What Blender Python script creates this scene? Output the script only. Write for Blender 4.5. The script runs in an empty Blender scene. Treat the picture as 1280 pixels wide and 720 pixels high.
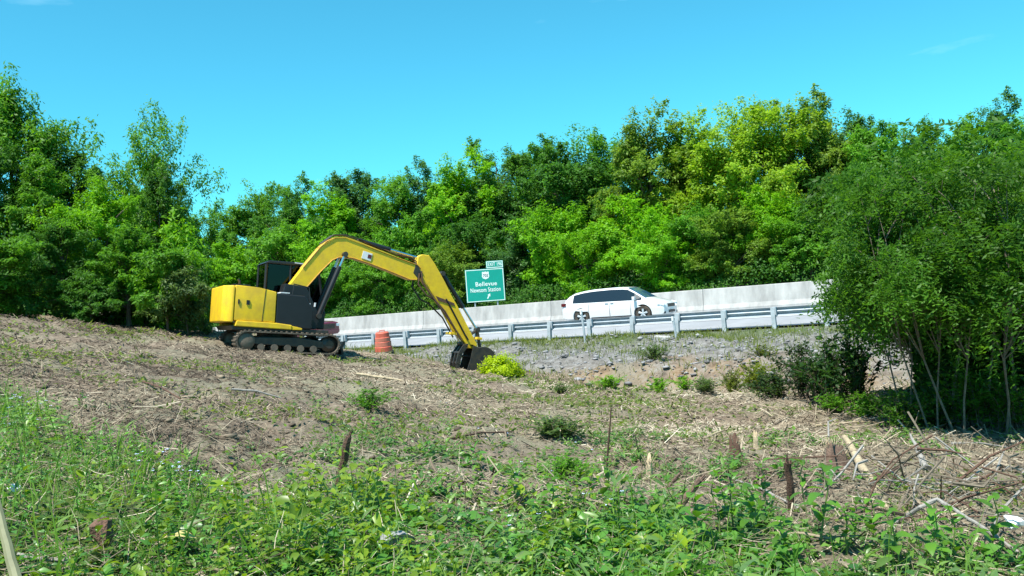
import bpy, bmesh, math, random
import numpy as np
from mathutils import Matrix, Vector, Euler

# ------------------------------------------------------------------ camera, sky, sun, exposure
scene = bpy.context.scene
col = scene.collection
CAM_Z = 2.0
PIX_F = 1108.0
ROLL = math.radians(4.2)
PITCH = math.atan(15 / PIX_F)
fwd = Vector((0, math.cos(PITCH), math.sin(PITCH)))
r0 = Vector((1, 0, 0)); u0 = r0.cross(fwd)
rgt = r0 * math.cos(ROLL) - u0 * math.sin(ROLL)
upv = r0 * math.sin(ROLL) + u0 * math.cos(ROLL)
cam_data = bpy.data.cameras.new('camera')
cam = bpy.data.objects.new('camera', cam_data)
col.objects.link(cam)
cam.matrix_world = Matrix(((rgt.x, upv.x, -fwd.x, 0), (rgt.y, upv.y, -fwd.y, 0), (rgt.z, upv.z, -fwd.z, CAM_Z), (0, 0, 0, 1)))
cam_data.sensor_width = 36.0
cam_data.lens = 36.0 * PIX_F / 1280.0
cam_data.clip_start = 0.05
cam_data.clip_end = 3000.0
scene.camera = cam

SUN_ELEV = math.radians(64)
SUN_AZ = math.radians(218)          # compass direction the sun stands in, clockwise from +Y
sun_dir = Vector((math.sin(SUN_AZ) * math.cos(SUN_ELEV), math.cos(SUN_AZ) * math.cos(SUN_ELEV), math.sin(SUN_ELEV)))
world = bpy.data.worlds.new('World')
scene.world = world
world.use_nodes = True
nt = world.node_tree
for n in list(nt.nodes):
    nt.nodes.remove(n)
w_out = nt.nodes.new('ShaderNodeOutputWorld')
w_bg = nt.nodes.new('ShaderNodeBackground')
w_sky = nt.nodes.new('ShaderNodeTexSky')
w_sky.sky_type = 'NISHITA'
w_sky.sun_disc = False
w_sky.sun_elevation = SUN_ELEV
w_sky.sun_rotation = SUN_AZ
w_sky.air_density = 1.0
w_sky.dust_density = 0.25
w_sky.ozone_density = 1.5
w_tint = nt.nodes.new('ShaderNodeMix')
w_tint.data_type = 'RGBA'; w_tint.blend_type = 'MULTIPLY'
w_tint.inputs['Factor'].default_value = 1.0
w_tint.inputs[7].default_value = (0.27, 1.03, 1.03, 1)
# a few thin wisps of cloud high up
w_tc = nt.nodes.new('ShaderNodeTexCoord')
w_map = nt.nodes.new('ShaderNodeMapping'); w_map.inputs['Scale'].default_value = (1.2, 1.2, 5.0); w_map.inputs['Rotation'].default_value = (0, 0, math.radians(-9.5))
w_noise = nt.nodes.new('ShaderNodeTexNoise'); w_noise.inputs['Scale'].default_value = 3.1; w_noise.inputs['Detail'].default_value = 6
w_ramp = nt.nodes.new('ShaderNodeValToRGB')
w_ramp.color_ramp.elements[0].position = 0.66; w_ramp.color_ramp.elements[1].position = 0.92
w_ramp.color_ramp.elements[1].color = (0.55, 0.55, 0.55, 1)
w_cloud = nt.nodes.new('ShaderNodeMix'); w_cloud.data_type = 'RGBA'
w_cloud.inputs[7].default_value = (6.0, 8.6, 9.4, 1)
nt.links.new(w_tc.outputs['Generated'], w_map.inputs['Vector'])
nt.links.new(w_map.outputs['Vector'], w_noise.inputs['Vector'])
nt.links.new(w_noise.outputs['Fac'], w_ramp.inputs['Fac'])
nt.links.new(w_sky.outputs['Color'], w_tint.inputs[6])
nt.links.new(w_tint.outputs[2], w_cloud.inputs[6])
nt.links.new(w_ramp.outputs['Color'], w_cloud.inputs['Factor'])
nt.links.new(w_cloud.outputs[2], w_bg.inputs['Color'])
nt.links.new(w_bg.outputs['Background'], w_out.inputs['Surface'])
w_bg.inputs['Strength'].default_value = 0.098

sun_data = bpy.data.lights.new('sun', 'SUN')
sun_data.energy = 4.5
sun_data.angle = math.radians(0.55)
sun_data.color = (1.0, 0.955, 0.88)
sun = bpy.data.objects.new('sun', sun_data)
col.objects.link(sun)
sun.location = sun_dir * 80
sun.rotation_euler = (-sun_dir).to_track_quat('-Z', 'Y').to_euler()

scene.render.engine = 'CYCLES'
scene.cycles.max_bounces = 8
scene.cycles.diffuse_bounces = 4
scene.cycles.glossy_bounces = 3
scene.cycles.transmission_bounces = 4
scene.cycles.transparent_max_bounces = 6
scene.cycles.use_denoising = True
scene.view_settings.view_transform = 'Standard'
scene.view_settings.look = 'None'
scene.view_settings.gamma = 1.0
scene.view_settings.exposure = 1.04
scene.view_settings.use_curve_mapping = False

# ------------------------------------------------------------------ helpers
RNG = np.random.default_rng(11)
random.seed(5)
def pt(px, py, d):
    """world point seen at photo pixel px,py at depth d (metres)"""
    return Vector((0, 0, CAM_Z)) + (fwd + rgt * ((px - 640) / PIX_F) + upv * ((360 - py) / PIX_F)) * d

def tag(o, label=None, cat=None, group=None, kind=None):
    if label: o['label'] = label
    if cat: o['category'] = cat
    if group: o['group'] = group
    if kind: o['kind'] = kind
    return o

def empty(name, label, cat, loc=(0, 0, 0), rot=(0, 0, 0), group=None, matrix=None):
    o = bpy.data.objects.new(name, None)
    o.empty_display_size = 0.2
    col.objects.link(o)
    if matrix is not None: o.matrix_world = matrix
    else:
        o.location = loc; o.rotation_euler = rot
    return tag(o, label, cat, group)

def link(name, me, mat, parent=None):
    if mat is not None and not me.materials: me.materials.append(mat)
    o = bpy.data.objects.new(name, me)
    col.objects.link(o)
    if parent is not None: o.parent = parent
    return o

def np_mesh(name, V, Q, tone=None, smooth=False):
    """V (n,3) floats, Q (m,k) ints -> mesh; tone = per-vertex float attribute"""
    V = np.asarray(V, np.float32); Q = np.asarray(Q, np.int32)
    me = bpy.data.meshes.new(name)
    k = Q.shape[1]
    me.vertices.add(len(V)); me.vertices.foreach_set('co', V.ravel())
    me.loops.add(Q.size); me.loops.foreach_set('vertex_index', Q.ravel())
    me.polygons.add(len(Q)); me.polygons.foreach_set('loop_start', np.arange(0, Q.size, k, dtype=np.int32))
    try: me.polygons.foreach_set('loop_total', np.full(len(Q), k, np.int32))
    except Exception: pass
    if smooth: me.polygons.foreach_set('use_smooth', np.ones(len(Q), bool))
    me.update(calc_edges=True)
    if tone is not None:
        a = me.attributes.new('tone', 'FLOAT', 'POINT'); a.data.foreach_set('value', np.asarray(tone, np.float32))
    return me

class MB:
    """collects shapes for one mesh"""
    def __init__(s): s.v = []; s.f = []
    def add(s, V, F):
        b = len(s.v); s.v += [tuple(p) for p in V]; s.f += [tuple(i + b for i in q) for q in F]; return s
    def box(s, c, d, rot=None):
        x, y, z = (k / 2 for k in d)
        P = [Vector((a * x, b * y, e * z)) for e in (-1, 1) for b in (-1, 1) for a in (-1, 1)]
        M = Euler(rot).to_matrix() if rot is not None else Matrix.Identity(3)
        P = [M @ p + Vector(c) for p in P]
        return s.add(P, [(0, 2, 3, 1), (4, 5, 7, 6), (0, 1, 5, 4), (2, 6, 7, 3), (0, 4, 6, 2), (1, 3, 7, 5)])
    def prism(s, prof, y0, y1):
        """polygon in x,z extruded along y"""
        n = len(prof)
        V = [(x, y0, z) for x, z in prof] + [(x, y1, z) for x, z in prof]
        F = [tuple(range(n)), tuple(range(2 * n - 1, n - 1, -1))] + [(i, i + n, (i + 1) % n + n, (i + 1) % n) for i in range(n)]
        a = sum(prof[i][0] * prof[(i + 1) % n][1] - prof[(i + 1) % n][0] * prof[i][1] for i in range(n))
        if (a > 0) != (y1 > y0): pass
        else: F = [q[::-1] for q in F]
        return s.add(V, F)
    def tube(s, pts, rad, n=8, cap=True):
        pts = [Vector(p) for p in pts]
        if not hasattr(rad, '__len__'): rad = [rad] * len(pts)
        V = []; ref = None
        for i, p in enumerate(pts):
            t = (pts[min(i + 1, len(pts) - 1)] - pts[max(i - 1, 0)]).normalized()
            if ref is None: ref = Vector((0, 0, 1)) if abs(t.z) < 0.9 else Vector((1, 0, 0))
            a = t.cross(ref).normalized(); b = a.cross(t).normalized(); ref = b
            for k in range(n):
                w = 2 * math.pi * k / n
                V.append(p + (a * math.cos(w) + b * math.sin(w)) * rad[i])
        F = []
        for i in range(len(pts) - 1):
            for k in range(n):
                F.append((i * n + k, (i + 1) * n + k, (i + 1) * n + (k + 1) % n, i * n + (k + 1) % n))
        if cap:
            F.append(tuple(range(n))); m = (len(pts) - 1) * n; F.append(tuple(range(m + n - 1, m - 1, -1)))
        return s.add(V, F)
    def lathe(s, prof, c=(0, 0, 0), axis='z', n=24):
        """prof: (radius, height) pairs about an axis"""
        V = []; F = []; m = len(prof)
        for k in range(n):
            w = 2 * math.pi * k / n
            for r, h in prof:
                a, b = r * math.cos(w), r * math.sin(w)
                p = (a, b, h) if axis == 'z' else ((b, h, a) if axis == 'y' else (h, a, b))
                V.append((p[0] + c[0], p[1] + c[1], p[2] + c[2]))
        for k in range(n):
            for j in range(m - 1):
                F.append((k * m + j, ((k + 1) % n) * m + j, ((k + 1) % n) * m + j + 1, k * m + j + 1))
        return s.add(V, F)
    def mesh(s, name, bevel=0, smooth=None, seg=2):
        me = bpy.data.meshes.new(name)
        me.from_pydata(s.v, [], s.f)
        bm = bmesh.new(); bm.from_mesh(me)
        bmesh.ops.recalc_face_normals(bm, faces=bm.faces)
        if bevel:
            ed = [e for e in bm.edges if len(e.link_faces) == 2 and e.calc_face_angle(0) > 0.5]
            bmesh.ops.bevel(bm, geom=ed, offset=bevel, segments=seg, affect='EDGES', profile=0.6, clamp_overlap=True)
        bm.to_mesh(me); bm.free()
        if smooth is not None:
            me.polygons.foreach_set('use_smooth', [True] * len(me.polygons))
            me.set_sharp_from_angle(angle=math.radians(smooth))
        return me
    def build(s, name, mat, parent=None, bevel=0, smooth=None, seg=2):
        return link(name, s.mesh(name, bevel, smooth, seg), mat, parent)

# ------------------------------------------------------------------ materials
def mat(name, color, rough=0.6, metal=0.0, spec=0.5, var=0.0, vscale=6.0, var2=None, bump=0.0, bscale=40.0, coat=0.0, streak=None):
    m = bpy.data.materials.new(name); m.use_nodes = True
    t = m.node_tree; b = t.nodes['Principled BSDF']
    b.inputs['Roughness'].default_value = rough; b.inputs['Metallic'].default_value = metal
    b.inputs['Specular IOR Level'].default_value = spec
    b.inputs['Coat Weight'].default_value = coat
    b.inputs['Base Color'].default_value = (*color, 1)
    if var or bump:
        tc = t.nodes.new('ShaderNodeTexCoord')
    if var:
        nz = t.nodes.new('ShaderNodeTexNoise'); nz.inputs['Scale'].default_value = vscale; nz.inputs['Detail'].default_value = 7
        nz.inputs['Roughness'].default_value = 0.65
        rp = t.nodes.new('ShaderNodeValToRGB')
        rp.color_ramp.elements[0].position = 0.34; rp.color_ramp.elements[1].position = 0.68
        c2 = var2 if var2 else tuple(c * (1 - var) for c in color)
        rp.color_ramp.elements[0].color = (*c2, 1); rp.color_ramp.elements[1].color = (*color, 1)
        src = tc.outputs['Object']
        if streak:
            mp = t.nodes.new('ShaderNodeMapping'); mp.inputs['Scale'].default_value = streak
            t.links.new(src, mp.inputs['Vector']); src = mp.outputs['Vector']
        t.links.new(src, nz.inputs['Vector']); t.links.new(nz.outputs['Fac'], rp.inputs['Fac'])
        t.links.new(rp.outputs['Color'], b.inputs['Base Color'])
    if bump:
        n2 = t.nodes.new('ShaderNodeTexNoise'); n2.inputs['Scale'].default_value = bscale; n2.inputs['Detail'].default_value = 5
        bp = t.nodes.new('ShaderNodeBump'); bp.inputs['Strength'].default_value = bump; bp.inputs['Distance'].default_value = 0.02
        t.links.new(tc.outputs['Object'], n2.inputs['Vector']); t.links.new(n2.outputs['Fac'], bp.inputs['Height'])
        t.links.new(bp.outputs['Normal'], b.inputs['Normal'])
    return m

def leaf_mat(name, translucent=0.48, rough=0.5, spec=0.25):
    """colour from the object's own tint, varied leaf by leaf through the 'tone' attribute"""
    m = bpy.data.materials.new(name); m.use_nodes = True
    t = m.node_tree; b = t.nodes['Principled BSDF']; out = t.nodes['Material Output']
    b.inputs['Roughness'].default_value = rough; b.inputs['Specular IOR Level'].default_value = spec
    oi = t.nodes.new('ShaderNodeObjectInfo')
    at = t.nodes.new('ShaderNodeAttribute'); at.attribute_name = 'tone'
    rp = t.nodes.new('ShaderNodeValToRGB')
    rp.color_ramp.elements[0].color = (0.50, 0.62, 0.70, 1); rp.color_ramp.elements[1].color = (1.45, 1.42, 0.8, 1)
    mx = t.nodes.new('ShaderNodeMix'); mx.data_type = 'RGBA'; mx.blend_type = 'MULTIPLY'; mx.inputs['Factor'].default_value = 1
    t.links.new(at.outputs['Fac'], rp.inputs['Fac'])
    t.links.new(oi.outputs['Color'], mx.inputs[6]); t.links.new(rp.outputs['Color'], mx.inputs[7])
    t.links.new(mx.outputs[2], b.inputs['Base Color'])
    tr = t.nodes.new('ShaderNodeBsdfTranslucent')
    m2 = t.nodes.new('ShaderNodeMix'); m2.data_type = 'RGBA'; m2.blend_type = 'MULTIPLY'; m2.inputs['Factor'].default_value = 1
    m2.inputs[7].default_value = (1.5, 1.45, 0.6, 1)
    t.links.new(mx.outputs[2], m2.inputs[6]); t.links.new(m2.outputs[2], tr.inputs['Color'])
    ms = t.nodes.new('ShaderNodeMixShader'); ms.inputs['Fac'].default_value = translucent
    t.links.new(b.outputs['BSDF'], ms.inputs[1]); t.links.new(tr.outputs['BSDF'], ms.inputs[2])
    t.links.new(ms.outputs['Shader'], out.inputs['Surface'])
    return m

def straw_mat(name, stops, rough=0.8):
    m = bpy.data.materials.new(name); m.use_nodes = True
    t = m.node_tree; b = t.nodes['Principled BSDF']
    b.inputs['Roughness'].default_value = rough; b.inputs['Specular IOR Level'].default_value = 0.2
    at = t.nodes.new('ShaderNodeAttribute'); at.attribute_name = 'tone'
    rp = t.nodes.new('ShaderNodeValToRGB')
    e = rp.color_ramp.elements
    while len(e) < len(stops): e.new(0.5)
    for i, (p, c) in enumerate(stops):
        e[i].position = p; e[i].color = (*c, 1)
    t.links.new(at.outputs['Fac'], rp.inputs['Fac']); t.links.new(rp.outputs['Color'], b.inputs['Base Color'])
    return m

M = {}
M['leaf'] = leaf_mat('leaf')
M['leaf_glossy'] = leaf_mat('leaf_glossy', 0.38, 0.38, 0.45)
M['bark'] = mat('bark', (0.12, 0.085, 0.06), 0.9, var=0.5, vscale=3, bump=0.6, bscale=12)
M['bark_pale'] = mat('bark_pale', (0.19, 0.155, 0.11), 0.85, var=0.5, vscale=9, bump=0.4, bscale=30)
M['wood_pale'] = mat('wood_pale', (0.55, 0.44, 0.28), 0.8, var=0.5, vscale=14, bump=0.5, bscale=60)
M['wood_red'] = mat('wood_red', (0.20, 0.125, 0.088), 0.85, var=0.55, vscale=16, bump=0.6, bscale=60)
M['wood_brown'] = mat('wood_brown', (0.13, 0.07, 0.045), 0.9, var=0.45, vscale=20, bump=0.5, bscale=80)
M['wood_grey'] = mat('wood_grey', (0.32, 0.30, 0.27), 0.85, var=0.4, vscale=18, bump=0.4, bscale=70)
M['straw'] = straw_mat('straw', [(0.0, (0.055, 0.040, 0.029)), (0.3, (0.15, 0.117, 0.083)), (0.6, (0.28, 0.228, 0.16)), (0.85, (0.43, 0.37, 0.27)), (1.0, (0.56, 0.51, 0.40))])
M['rock'] = straw_mat('rock', [(0.0, (0.07, 0.068, 0.066)), (0.5, (0.18, 0.18, 0.185)), (1.0, (0.33, 0.33, 0.335))], 0.85)
M['yellow'] = mat('yellow_paint', (0.86, 0.56, 0.014), 0.45, spec=0.4, var=0.16, vscale=4.5, var2=(0.66, 0.41, 0.03), coat=0.1, bump=0.08, bscale=9)
M['trim'] = mat('orange_edge', (0.48, 0.24, 0.02), 0.7, var=0.4, vscale=8)
M['black'] = mat('black_paint', (0.012, 0.013, 0.016), 0.45, var=0.3, vscale=5)
M['rubber'] = mat('rubber', (0.022, 0.020, 0.018), 0.85, var=0.4, vscale=8, var2=(0.09, 0.07, 0.05), bump=0.3)
M['dusty_steel'] = mat('dusty_steel', (0.20, 0.16, 0.12), 0.7, metal=0.3, var=0.5, vscale=5, bump=0.2)
M['dark_steel'] = mat('dark_steel', (0.04, 0.042, 0.045), 0.5, metal=0.6, var=0.4, vscale=7, var2=(0.10, 0.08, 0.06))
M['chrome'] = mat('chrome', (0.75, 0.76, 0.78), 0.15, metal=1.0)
M['white'] = mat('white_paint', (0.70, 0.705, 0.71), 0.25, coat=0.5, var=0.05, vscale=3)
M['maroon'] = mat('maroon_paint', (0.13, 0.008, 0.024), 0.28, coat=0.6)
M['glass'] = mat('dark_glass', (0.012, 0.016, 0.022), 0.06, spec=0.8)
M['screen_glass'] = mat('windscreen_glass', (0.02, 0.06, 0.12), 0.05, spec=1.0)  # blue base colour stands in for sky reflected in the windscreen
M['cab_glass'] = mat('cab_glass', (0.012, 0.022, 0.03), 0.08, spec=0.6)
M['lamp'] = mat('lamp_lens', (0.75, 0.77, 0.78), 0.1, spec=0.8)
M['tail'] = mat('tail_lens', (0.10, 0.012, 0.012), 0.2)
M['galv'] = mat('galvanised_steel', (0.36, 0.42, 0.47), 0.5, metal=0.15, var=0.25, vscale=2.5)
M['galv_post'] = mat('weathered_post', (0.46, 0.52, 0.56), 0.65, metal=0.1, var=0.3, vscale=4)
M['concrete'] = mat('barrier_concrete', (0.46, 0.455, 0.44), 0.9, var=0.42, vscale=1.6, streak=(1, 1, 0.3), bump=0.3, bscale=18)
M['road'] = mat('road_concrete', (0.28, 0.29, 0.305), 0.9, var=0.25, vscale=0.5, bump=0.2, bscale=30)
M['line_white'] = mat('white_marking', (0.72, 0.72, 0.70), 0.7, var=0.2, vscale=5)
M['line_yellow'] = mat('yellow_marking', (0.70, 0.46, 0.05), 0.7, var=0.2, vscale=5)
M['sign_green'] = mat('sign_green', (0.0, 0.32, 0.24), 0.45, var=0.1, vscale=2)
M['sign_white'] = mat('sign_white', (0.78, 0.86, 0.82), 0.5)
M['sign_black'] = mat('sign_black', (0.03, 0.03, 0.03), 0.5)
M['orange'] = mat('orange_plastic', (0.58, 0.12, 0.07), 0.6, var=0.35, vscale=5)
M['orange_pale'] = mat('faded_orange_plastic', (0.60, 0.20, 0.13), 0.6, var=0.3, vscale=5)
M['paper'] = mat('white_paper', (0.78, 0.79, 0.80), 0.6, var=0.15, vscale=10)
M['grey_scrap'] = mat('grey_scrap', (0.30, 0.30, 0.31), 0.5, var=0.5, vscale=14, bump=0.5, bscale=40)
M['dead_leaf'] = mat('dead_leaf', (0.50, 0.42, 0.16), 0.7, var=0.35, vscale=12)
M['bark_chunk'] = mat('bark_chunk', (0.20, 0.11, 0.075), 0.95, var=0.5, vscale=25, bump=0.8, bscale=70)
M['red_decal'] = mat('decal_dark', (0.12, 0.02, 0.02), 0.5)

# ------------------------------------------------------------------ terrain
P0 = np.array([4.3, 36.6]); UU = np.array([0.870, -0.492]); UU = UU / np.linalg.norm(UU); NN = np.array([-UU[1], UU[0]])
def road_so(x, y):
    dx = np.asarray(x, float) - P0[0]; dy = np.asarray(y, float) - P0[1]
    return dx * UU[0] + dy * UU[1], dx * NN[0] + dy * NN[1]
def road_xy(s, o):
    return P0[0] + UU[0] * s + NN[0] * o, P0[1] + UU[1] * s + NN[1] * o
def road_z(s, o):
    s = np.clip(np.asarray(s, float), -400, 200)
    return 0.22 + np.interp(o, [-1, 0, 2.5, 5, 12], [-0.1, 0, 0.26, 0.38, 0.46]) + 0.006 * np.clip(s, -120, 60)
def sst(x, a, b):
    t = np.clip((np.asarray(x, float) - a) / (b - a), 0, 1); return t * t * (3 - 2 * t)
def vnoise(x, y, seed=0):
    x = np.asarray(x, float); y = np.asarray(y, float)
    xi = np.floor(x).astype(np.int64); yi = np.floor(y).astype(np.int64)
    fx = x - xi; fy = y - yi
    fx = fx * fx * (3 - 2 * fx); fy = fy * fy * (3 - 2 * fy)
    def h(a, b):
        n = (a * 374761393 + b * 668265263 + seed * 974634777) & 0x7fffffff
        n = ((n ^ (n >> 13)) * 1274126177) & 0x7fffffff
        return ((n ^ (n >> 16)) & 0xffff) / 65535.0
    return (h(xi, yi) * (1 - fx) + h(xi + 1, yi) * fx) * (1 - fy) + (h(xi, yi + 1) * (1 - fx) + h(xi + 1, yi + 1) * fx) * fy - 0.5
def fbm(x, y, s, oct=4, seed=0):
    r = 0; a = 1.0
    for k in range(oct):
        r = r + a * vnoise(x / s, y / s, seed + k * 17); s = s * 0.5; a *= 0.55
    return r
ROADSIDE = ([-400, -16, -13.5, -11.4, -10.3, -9.0, -6, -2.5, -1.0, 0.0, 0.6], [-2.3, -2.3, -2.85, -2.80, -2.22, -2.12, -2.12, -1.98, -1.88, -1.80, -1.80])
def ground_z(x, y, detail=True):
    x = np.asarray(x, float); y = np.asarray(y, float)
    xs = np.clip(x, -40, 60)
    g = np.where(xs < 0, -0.2 * xs, 0) + np.where(xs > 0, -0.2 * 2.2 * (1 - np.exp(-np.maximum(xs, 0) / 2.2)), 0)
    g = g - 0.03 * np.exp(-(xs / 1.5) ** 2)
    yc = np.clip(y, -30, 40)
    field = -0.5 - 0.033 * (yc - 10) + g - 1.14
    s, o = road_so(x, y)
    prof = np.interp(o, ROADSIDE[0], ROADSIDE[1])
    ditch = sst(s, -24, -12)                       # the ditch fades out to the left
    prof = prof * ditch + np.maximum(prof, np.interp(o, [-16, -8, 0], [-1.9, -2.05, -1.8])) * (1 - ditch)
    prof = prof + 0.006 * np.clip(s, -120, 60)
    edge = 0.9 * fbm(s, s * 0 + 3.3, 6.0, 2, 5) - 4.0 * (1 - sst(s, 1.5, 6.5))
    w = sst(o + edge, -16.5, -12.6)
    z = field * (1 - w) + prof * w
    if detail:
        rough = 1 - sst(o, -1.5, 0)
        z = z + rough * (0.16 * fbm(x, y, 2.2, 2, 1) + 0.14 * fbm(x, y, 0.55, 3, 2) + 0.06 * fbm(x, y, 0.16, 2, 3))
        z = z + rough * sst(o, -14, -11) * (0.36 * fbm(x, y, 1.6, 4, 9) + 0.10 * np.abs(fbm(x, y, 0.5, 2, 19)))
    # under and beyond the carriageways
    zr = road_z(s, o) - CAM_Z - 0.12
    wr = sst(o, -0.3, 0.5)
    far = zr + np.maximum(o - 27.5, 0) * 0.075 * sst(o, 27.5, 33) + sst(o, 27, 30) * 0.25
    far = np.minimum(far, 16.0)
    z = z * (1 - wr) + far * wr
    return z + CAM_Z
def gz(x, y): return float(ground_z(np.array([x]), np.array([y]))[0])

def ray_ground(px, py, lo=2.0, hi=60.0):
    d = (fwd + rgt * ((px - 640) / PIX_F) + upv * ((360 - py) / PIX_F))
    ts = np.linspace(lo, hi, 1600)
    zz = CAM_Z + d.z * ts - ground_z(d.x * ts, d.y * ts, False)
    i = np.argmax(zz < 0) if (zz < 0).any() else len(ts) - 1
    return Vector((d.x * ts[i], d.y * ts[i], gz(d.x * ts[i], d.y * ts[i])))

# foreground leafy patch: outline (photo pixels of its edge) laid on the ground
_edge_px = [(-60, 478), (0, 496), (60, 526), (130, 560), (210, 588), (300, 610), (380, 632), (470, 650), (540, 672), (600, 700), (680, 680), (730, 650), (790, 645), (860, 652), (930, 650), (1000, 676), (1080, 700), (1160, 706), (1280, 700), (1360, 695)]
_edge = np.array([ray_ground(x, y)[:2] for x, y in _edge_px])
_edge_ang = np.arctan2(_edge[:, 0], _edge[:, 1]); _edge_r = np.hypot(_edge[:, 0], _edge[:, 1])
def patch_mask(x, y):
    """1 inside the leafy foreground, 0 on the cleared field"""
    a = np.arctan2(x, y); r = np.hypot(x, y)
    er = np.interp(a, _edge_ang, _edge_r)
    return 1 - sst(r / er + 0.35 * fbm(x, y, 0.9, 3, 21), 0.86, 1.12)

def build_ground():
    rad = np.concatenate([[0.0], np.geomspace(0.9, 60, 340), np.geomspace(64, 900, 26)])
    ang = np.radians(np.concatenate([np.arange(-180, -46, 3.0), np.arange(-46, 46, 0.29), np.arange(46, 180, 3.0)]))
    A, R = np.meshgrid(ang, rad)
    X = R * np.sin(A); Y = R * np.cos(A)
    Z = ground_z(X, Y)
    n, m = X.shape
    idx = np.arange(n * m).reshape(n, m)
    i0 = idx[:-1, :]; i1 = idx[1:, :]
    nx = np.roll(np.arange(m), -1)
    Q = np.stack([i0, i1, i1[:, nx], i0[:, nx]], -1).reshape(-1, 4)
    me = np_mesh('ground', np.stack([X, Y, Z], -1).reshape(-1, 3), Q, smooth=True)
    x = X.ravel(); y = Y.ravel(); s, o = road_so(x, y)
    gravel = sst(o + 1.5 * fbm(x, y, 1.5, 3, 31) - 2.0 * (1 - sst(s, 1.5, 6.5)), -12.6, -10.4) * (1 - sst(o, 27, 29))
    clay = np.exp(-((o + 10.9 + 1.2 * fbm(s, s * 0, 3, 2, 4)) / 1.35) ** 2) * sst(s, 1.0, 5) * (0.85 + 1.8 * fbm(x, y, 1.0, 4, 41))
    green = np.maximum(patch_mask(x, y), sst(o, 26, 29))
    roadgrass = np.exp(-((o + 1.3) / 1.3) ** 2) * (0.6 + 1.4 * fbm(x, y, 2.0, 3, 51))
    gr = np.clip(np.maximum(green * 0.9, roadgrass), 0, 1)
    ca = me.color_attributes.new('soil', 'FLOAT_COLOR', 'POINT')
    C = np.stack([np.clip(gravel, 0, 1), np.clip(clay, 0, 1), gr, np.ones_like(x)], -1).astype(np.float32)
    ca.data.foreach_set('color', C.ravel())
    m = bpy.data.materials.new('ground_soil'); m.use_nodes = True
    t = m.node_tree; b = t.nodes['Principled BSDF']; b.inputs['Roughness'].default_value = 0.95; b.inputs['Specular IOR Level'].default_value = 0.15
    N = t.nodes.new; L = t.links.new
    tc = N('ShaderNodeTexCoord')
    def noise(sc, det=6, rough=0.65):
        q = N('ShaderNodeTexNoise'); q.inputs['Scale'].default_value = sc; q.inputs['Detail'].default_value = det; q.inputs['Roughness'].default_value = rough
        L(tc.outputs['Object'], q.inputs['Vector']); return q
    def ramp(src, stops):
        q = N('ShaderNodeValToRGB'); e = q.color_ramp.elements
        while len(e) < len(stops): e.new(0.5)
        for i, (p, c) in enumerate(stops): e[i].position = p; e[i].color = (*c, 1)
        L(src, q.inputs['Fac']); return q
    def mix(f, a, c):
        q = N('ShaderNodeMix'); q.data_type = 'RGBA'; L(f, q.inputs['Factor']); L(a, q.inputs[6]); L(c, q.inputs[7]); return q
    n1 = noise(0.45); n2 = noise(9.0, 8, 0.75); n3 = noise(38.0, 4, 0.7); n4 = noise(3.2, 9, 0.8)
    dirt = ramp(n2.outputs['Fac'], [(0.28, (0.070, 0.052, 0.038)), (0.47, (0.17, 0.13, 0.096)), (0.60, (0.25, 0.20, 0.15)), (0.75, (0.34, 0.29, 0.22))])
    mulch = ramp(n3.outputs['Fac'], [(0.35, (0.11, 0.105, 0.065)), (0.55, (0.24, 0.225, 0.155)), (0.7, (0.36, 0.34, 0.25))])
    fmix = ramp(n1.outputs['Fac'], [(0.42, (0, 0, 0)), (0.60, (0.8, 0.8, 0.8))])
    base = mix(fmix.outputs['Color'], dirt.outputs['Color'], mulch.outputs['Color'])
    grav = ramp(n4.outputs['Fac'], [(0.30, (0.06, 0.055, 0.048)), (0.46, (0.15, 0.143, 0.132)), (0.58, (0.23, 0.225, 0.215)), (0.75, (0.36, 0.355, 0.34))])
    clayc = ramp(n4.outputs['Fac'], [(0.34, (0.07, 0.055, 0.038)), (0.45, (0.19, 0.13, 0.08)), (0.53, (0.25, 0.185, 0.12)), (0.62, (0.24, 0.22, 0.19))])
    grs = ramp(n2.outputs['Fac'], [(0.3, (0.035, 0.05, 0.015)), (0.55, (0.07, 0.11, 0.03)), (0.75, (0.15, 0.16, 0.06))])
    sep = N('ShaderNodeSeparateColor'); at = N('ShaderNodeAttribute'); at.attribute_name = 'soil'
    L(at.outputs['Color'], sep.inputs['Color'])
    c1 = mix(sep.outputs['Red'], base.outputs[2], grav.outputs['Color'])
    c2 = mix(sep.outputs['Green'], c1.outputs[2], clayc.outputs['Color'])
    c3 = mix(sep.outputs['Blue'], c2.outputs[2], grs.outputs['Color'])
    L(c3.outputs[2], b.inputs['Base Color'])
    bp = N('ShaderNodeBump'); bp.inputs['Strength'].default_value = 0.8; bp.inputs['Distance'].default_value = 0.05
    ad = N('ShaderNodeMath'); ad.operation = 'MULTIPLY_ADD'; ad.inputs[1].default_value = 0.5
    L(n3.outputs['Fac'], ad.inputs[0]); L(n2.outputs['Fac'], ad.inputs[2])
    L(ad.outputs[0], bp.inputs['Height']); L(bp.outputs['Normal'], b.inputs['Normal'])
    tag(link('ground', me, m), 'bare brown cleared slope with straw, running down to a ditch', 'ground', kind='structure')
build_ground()

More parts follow.
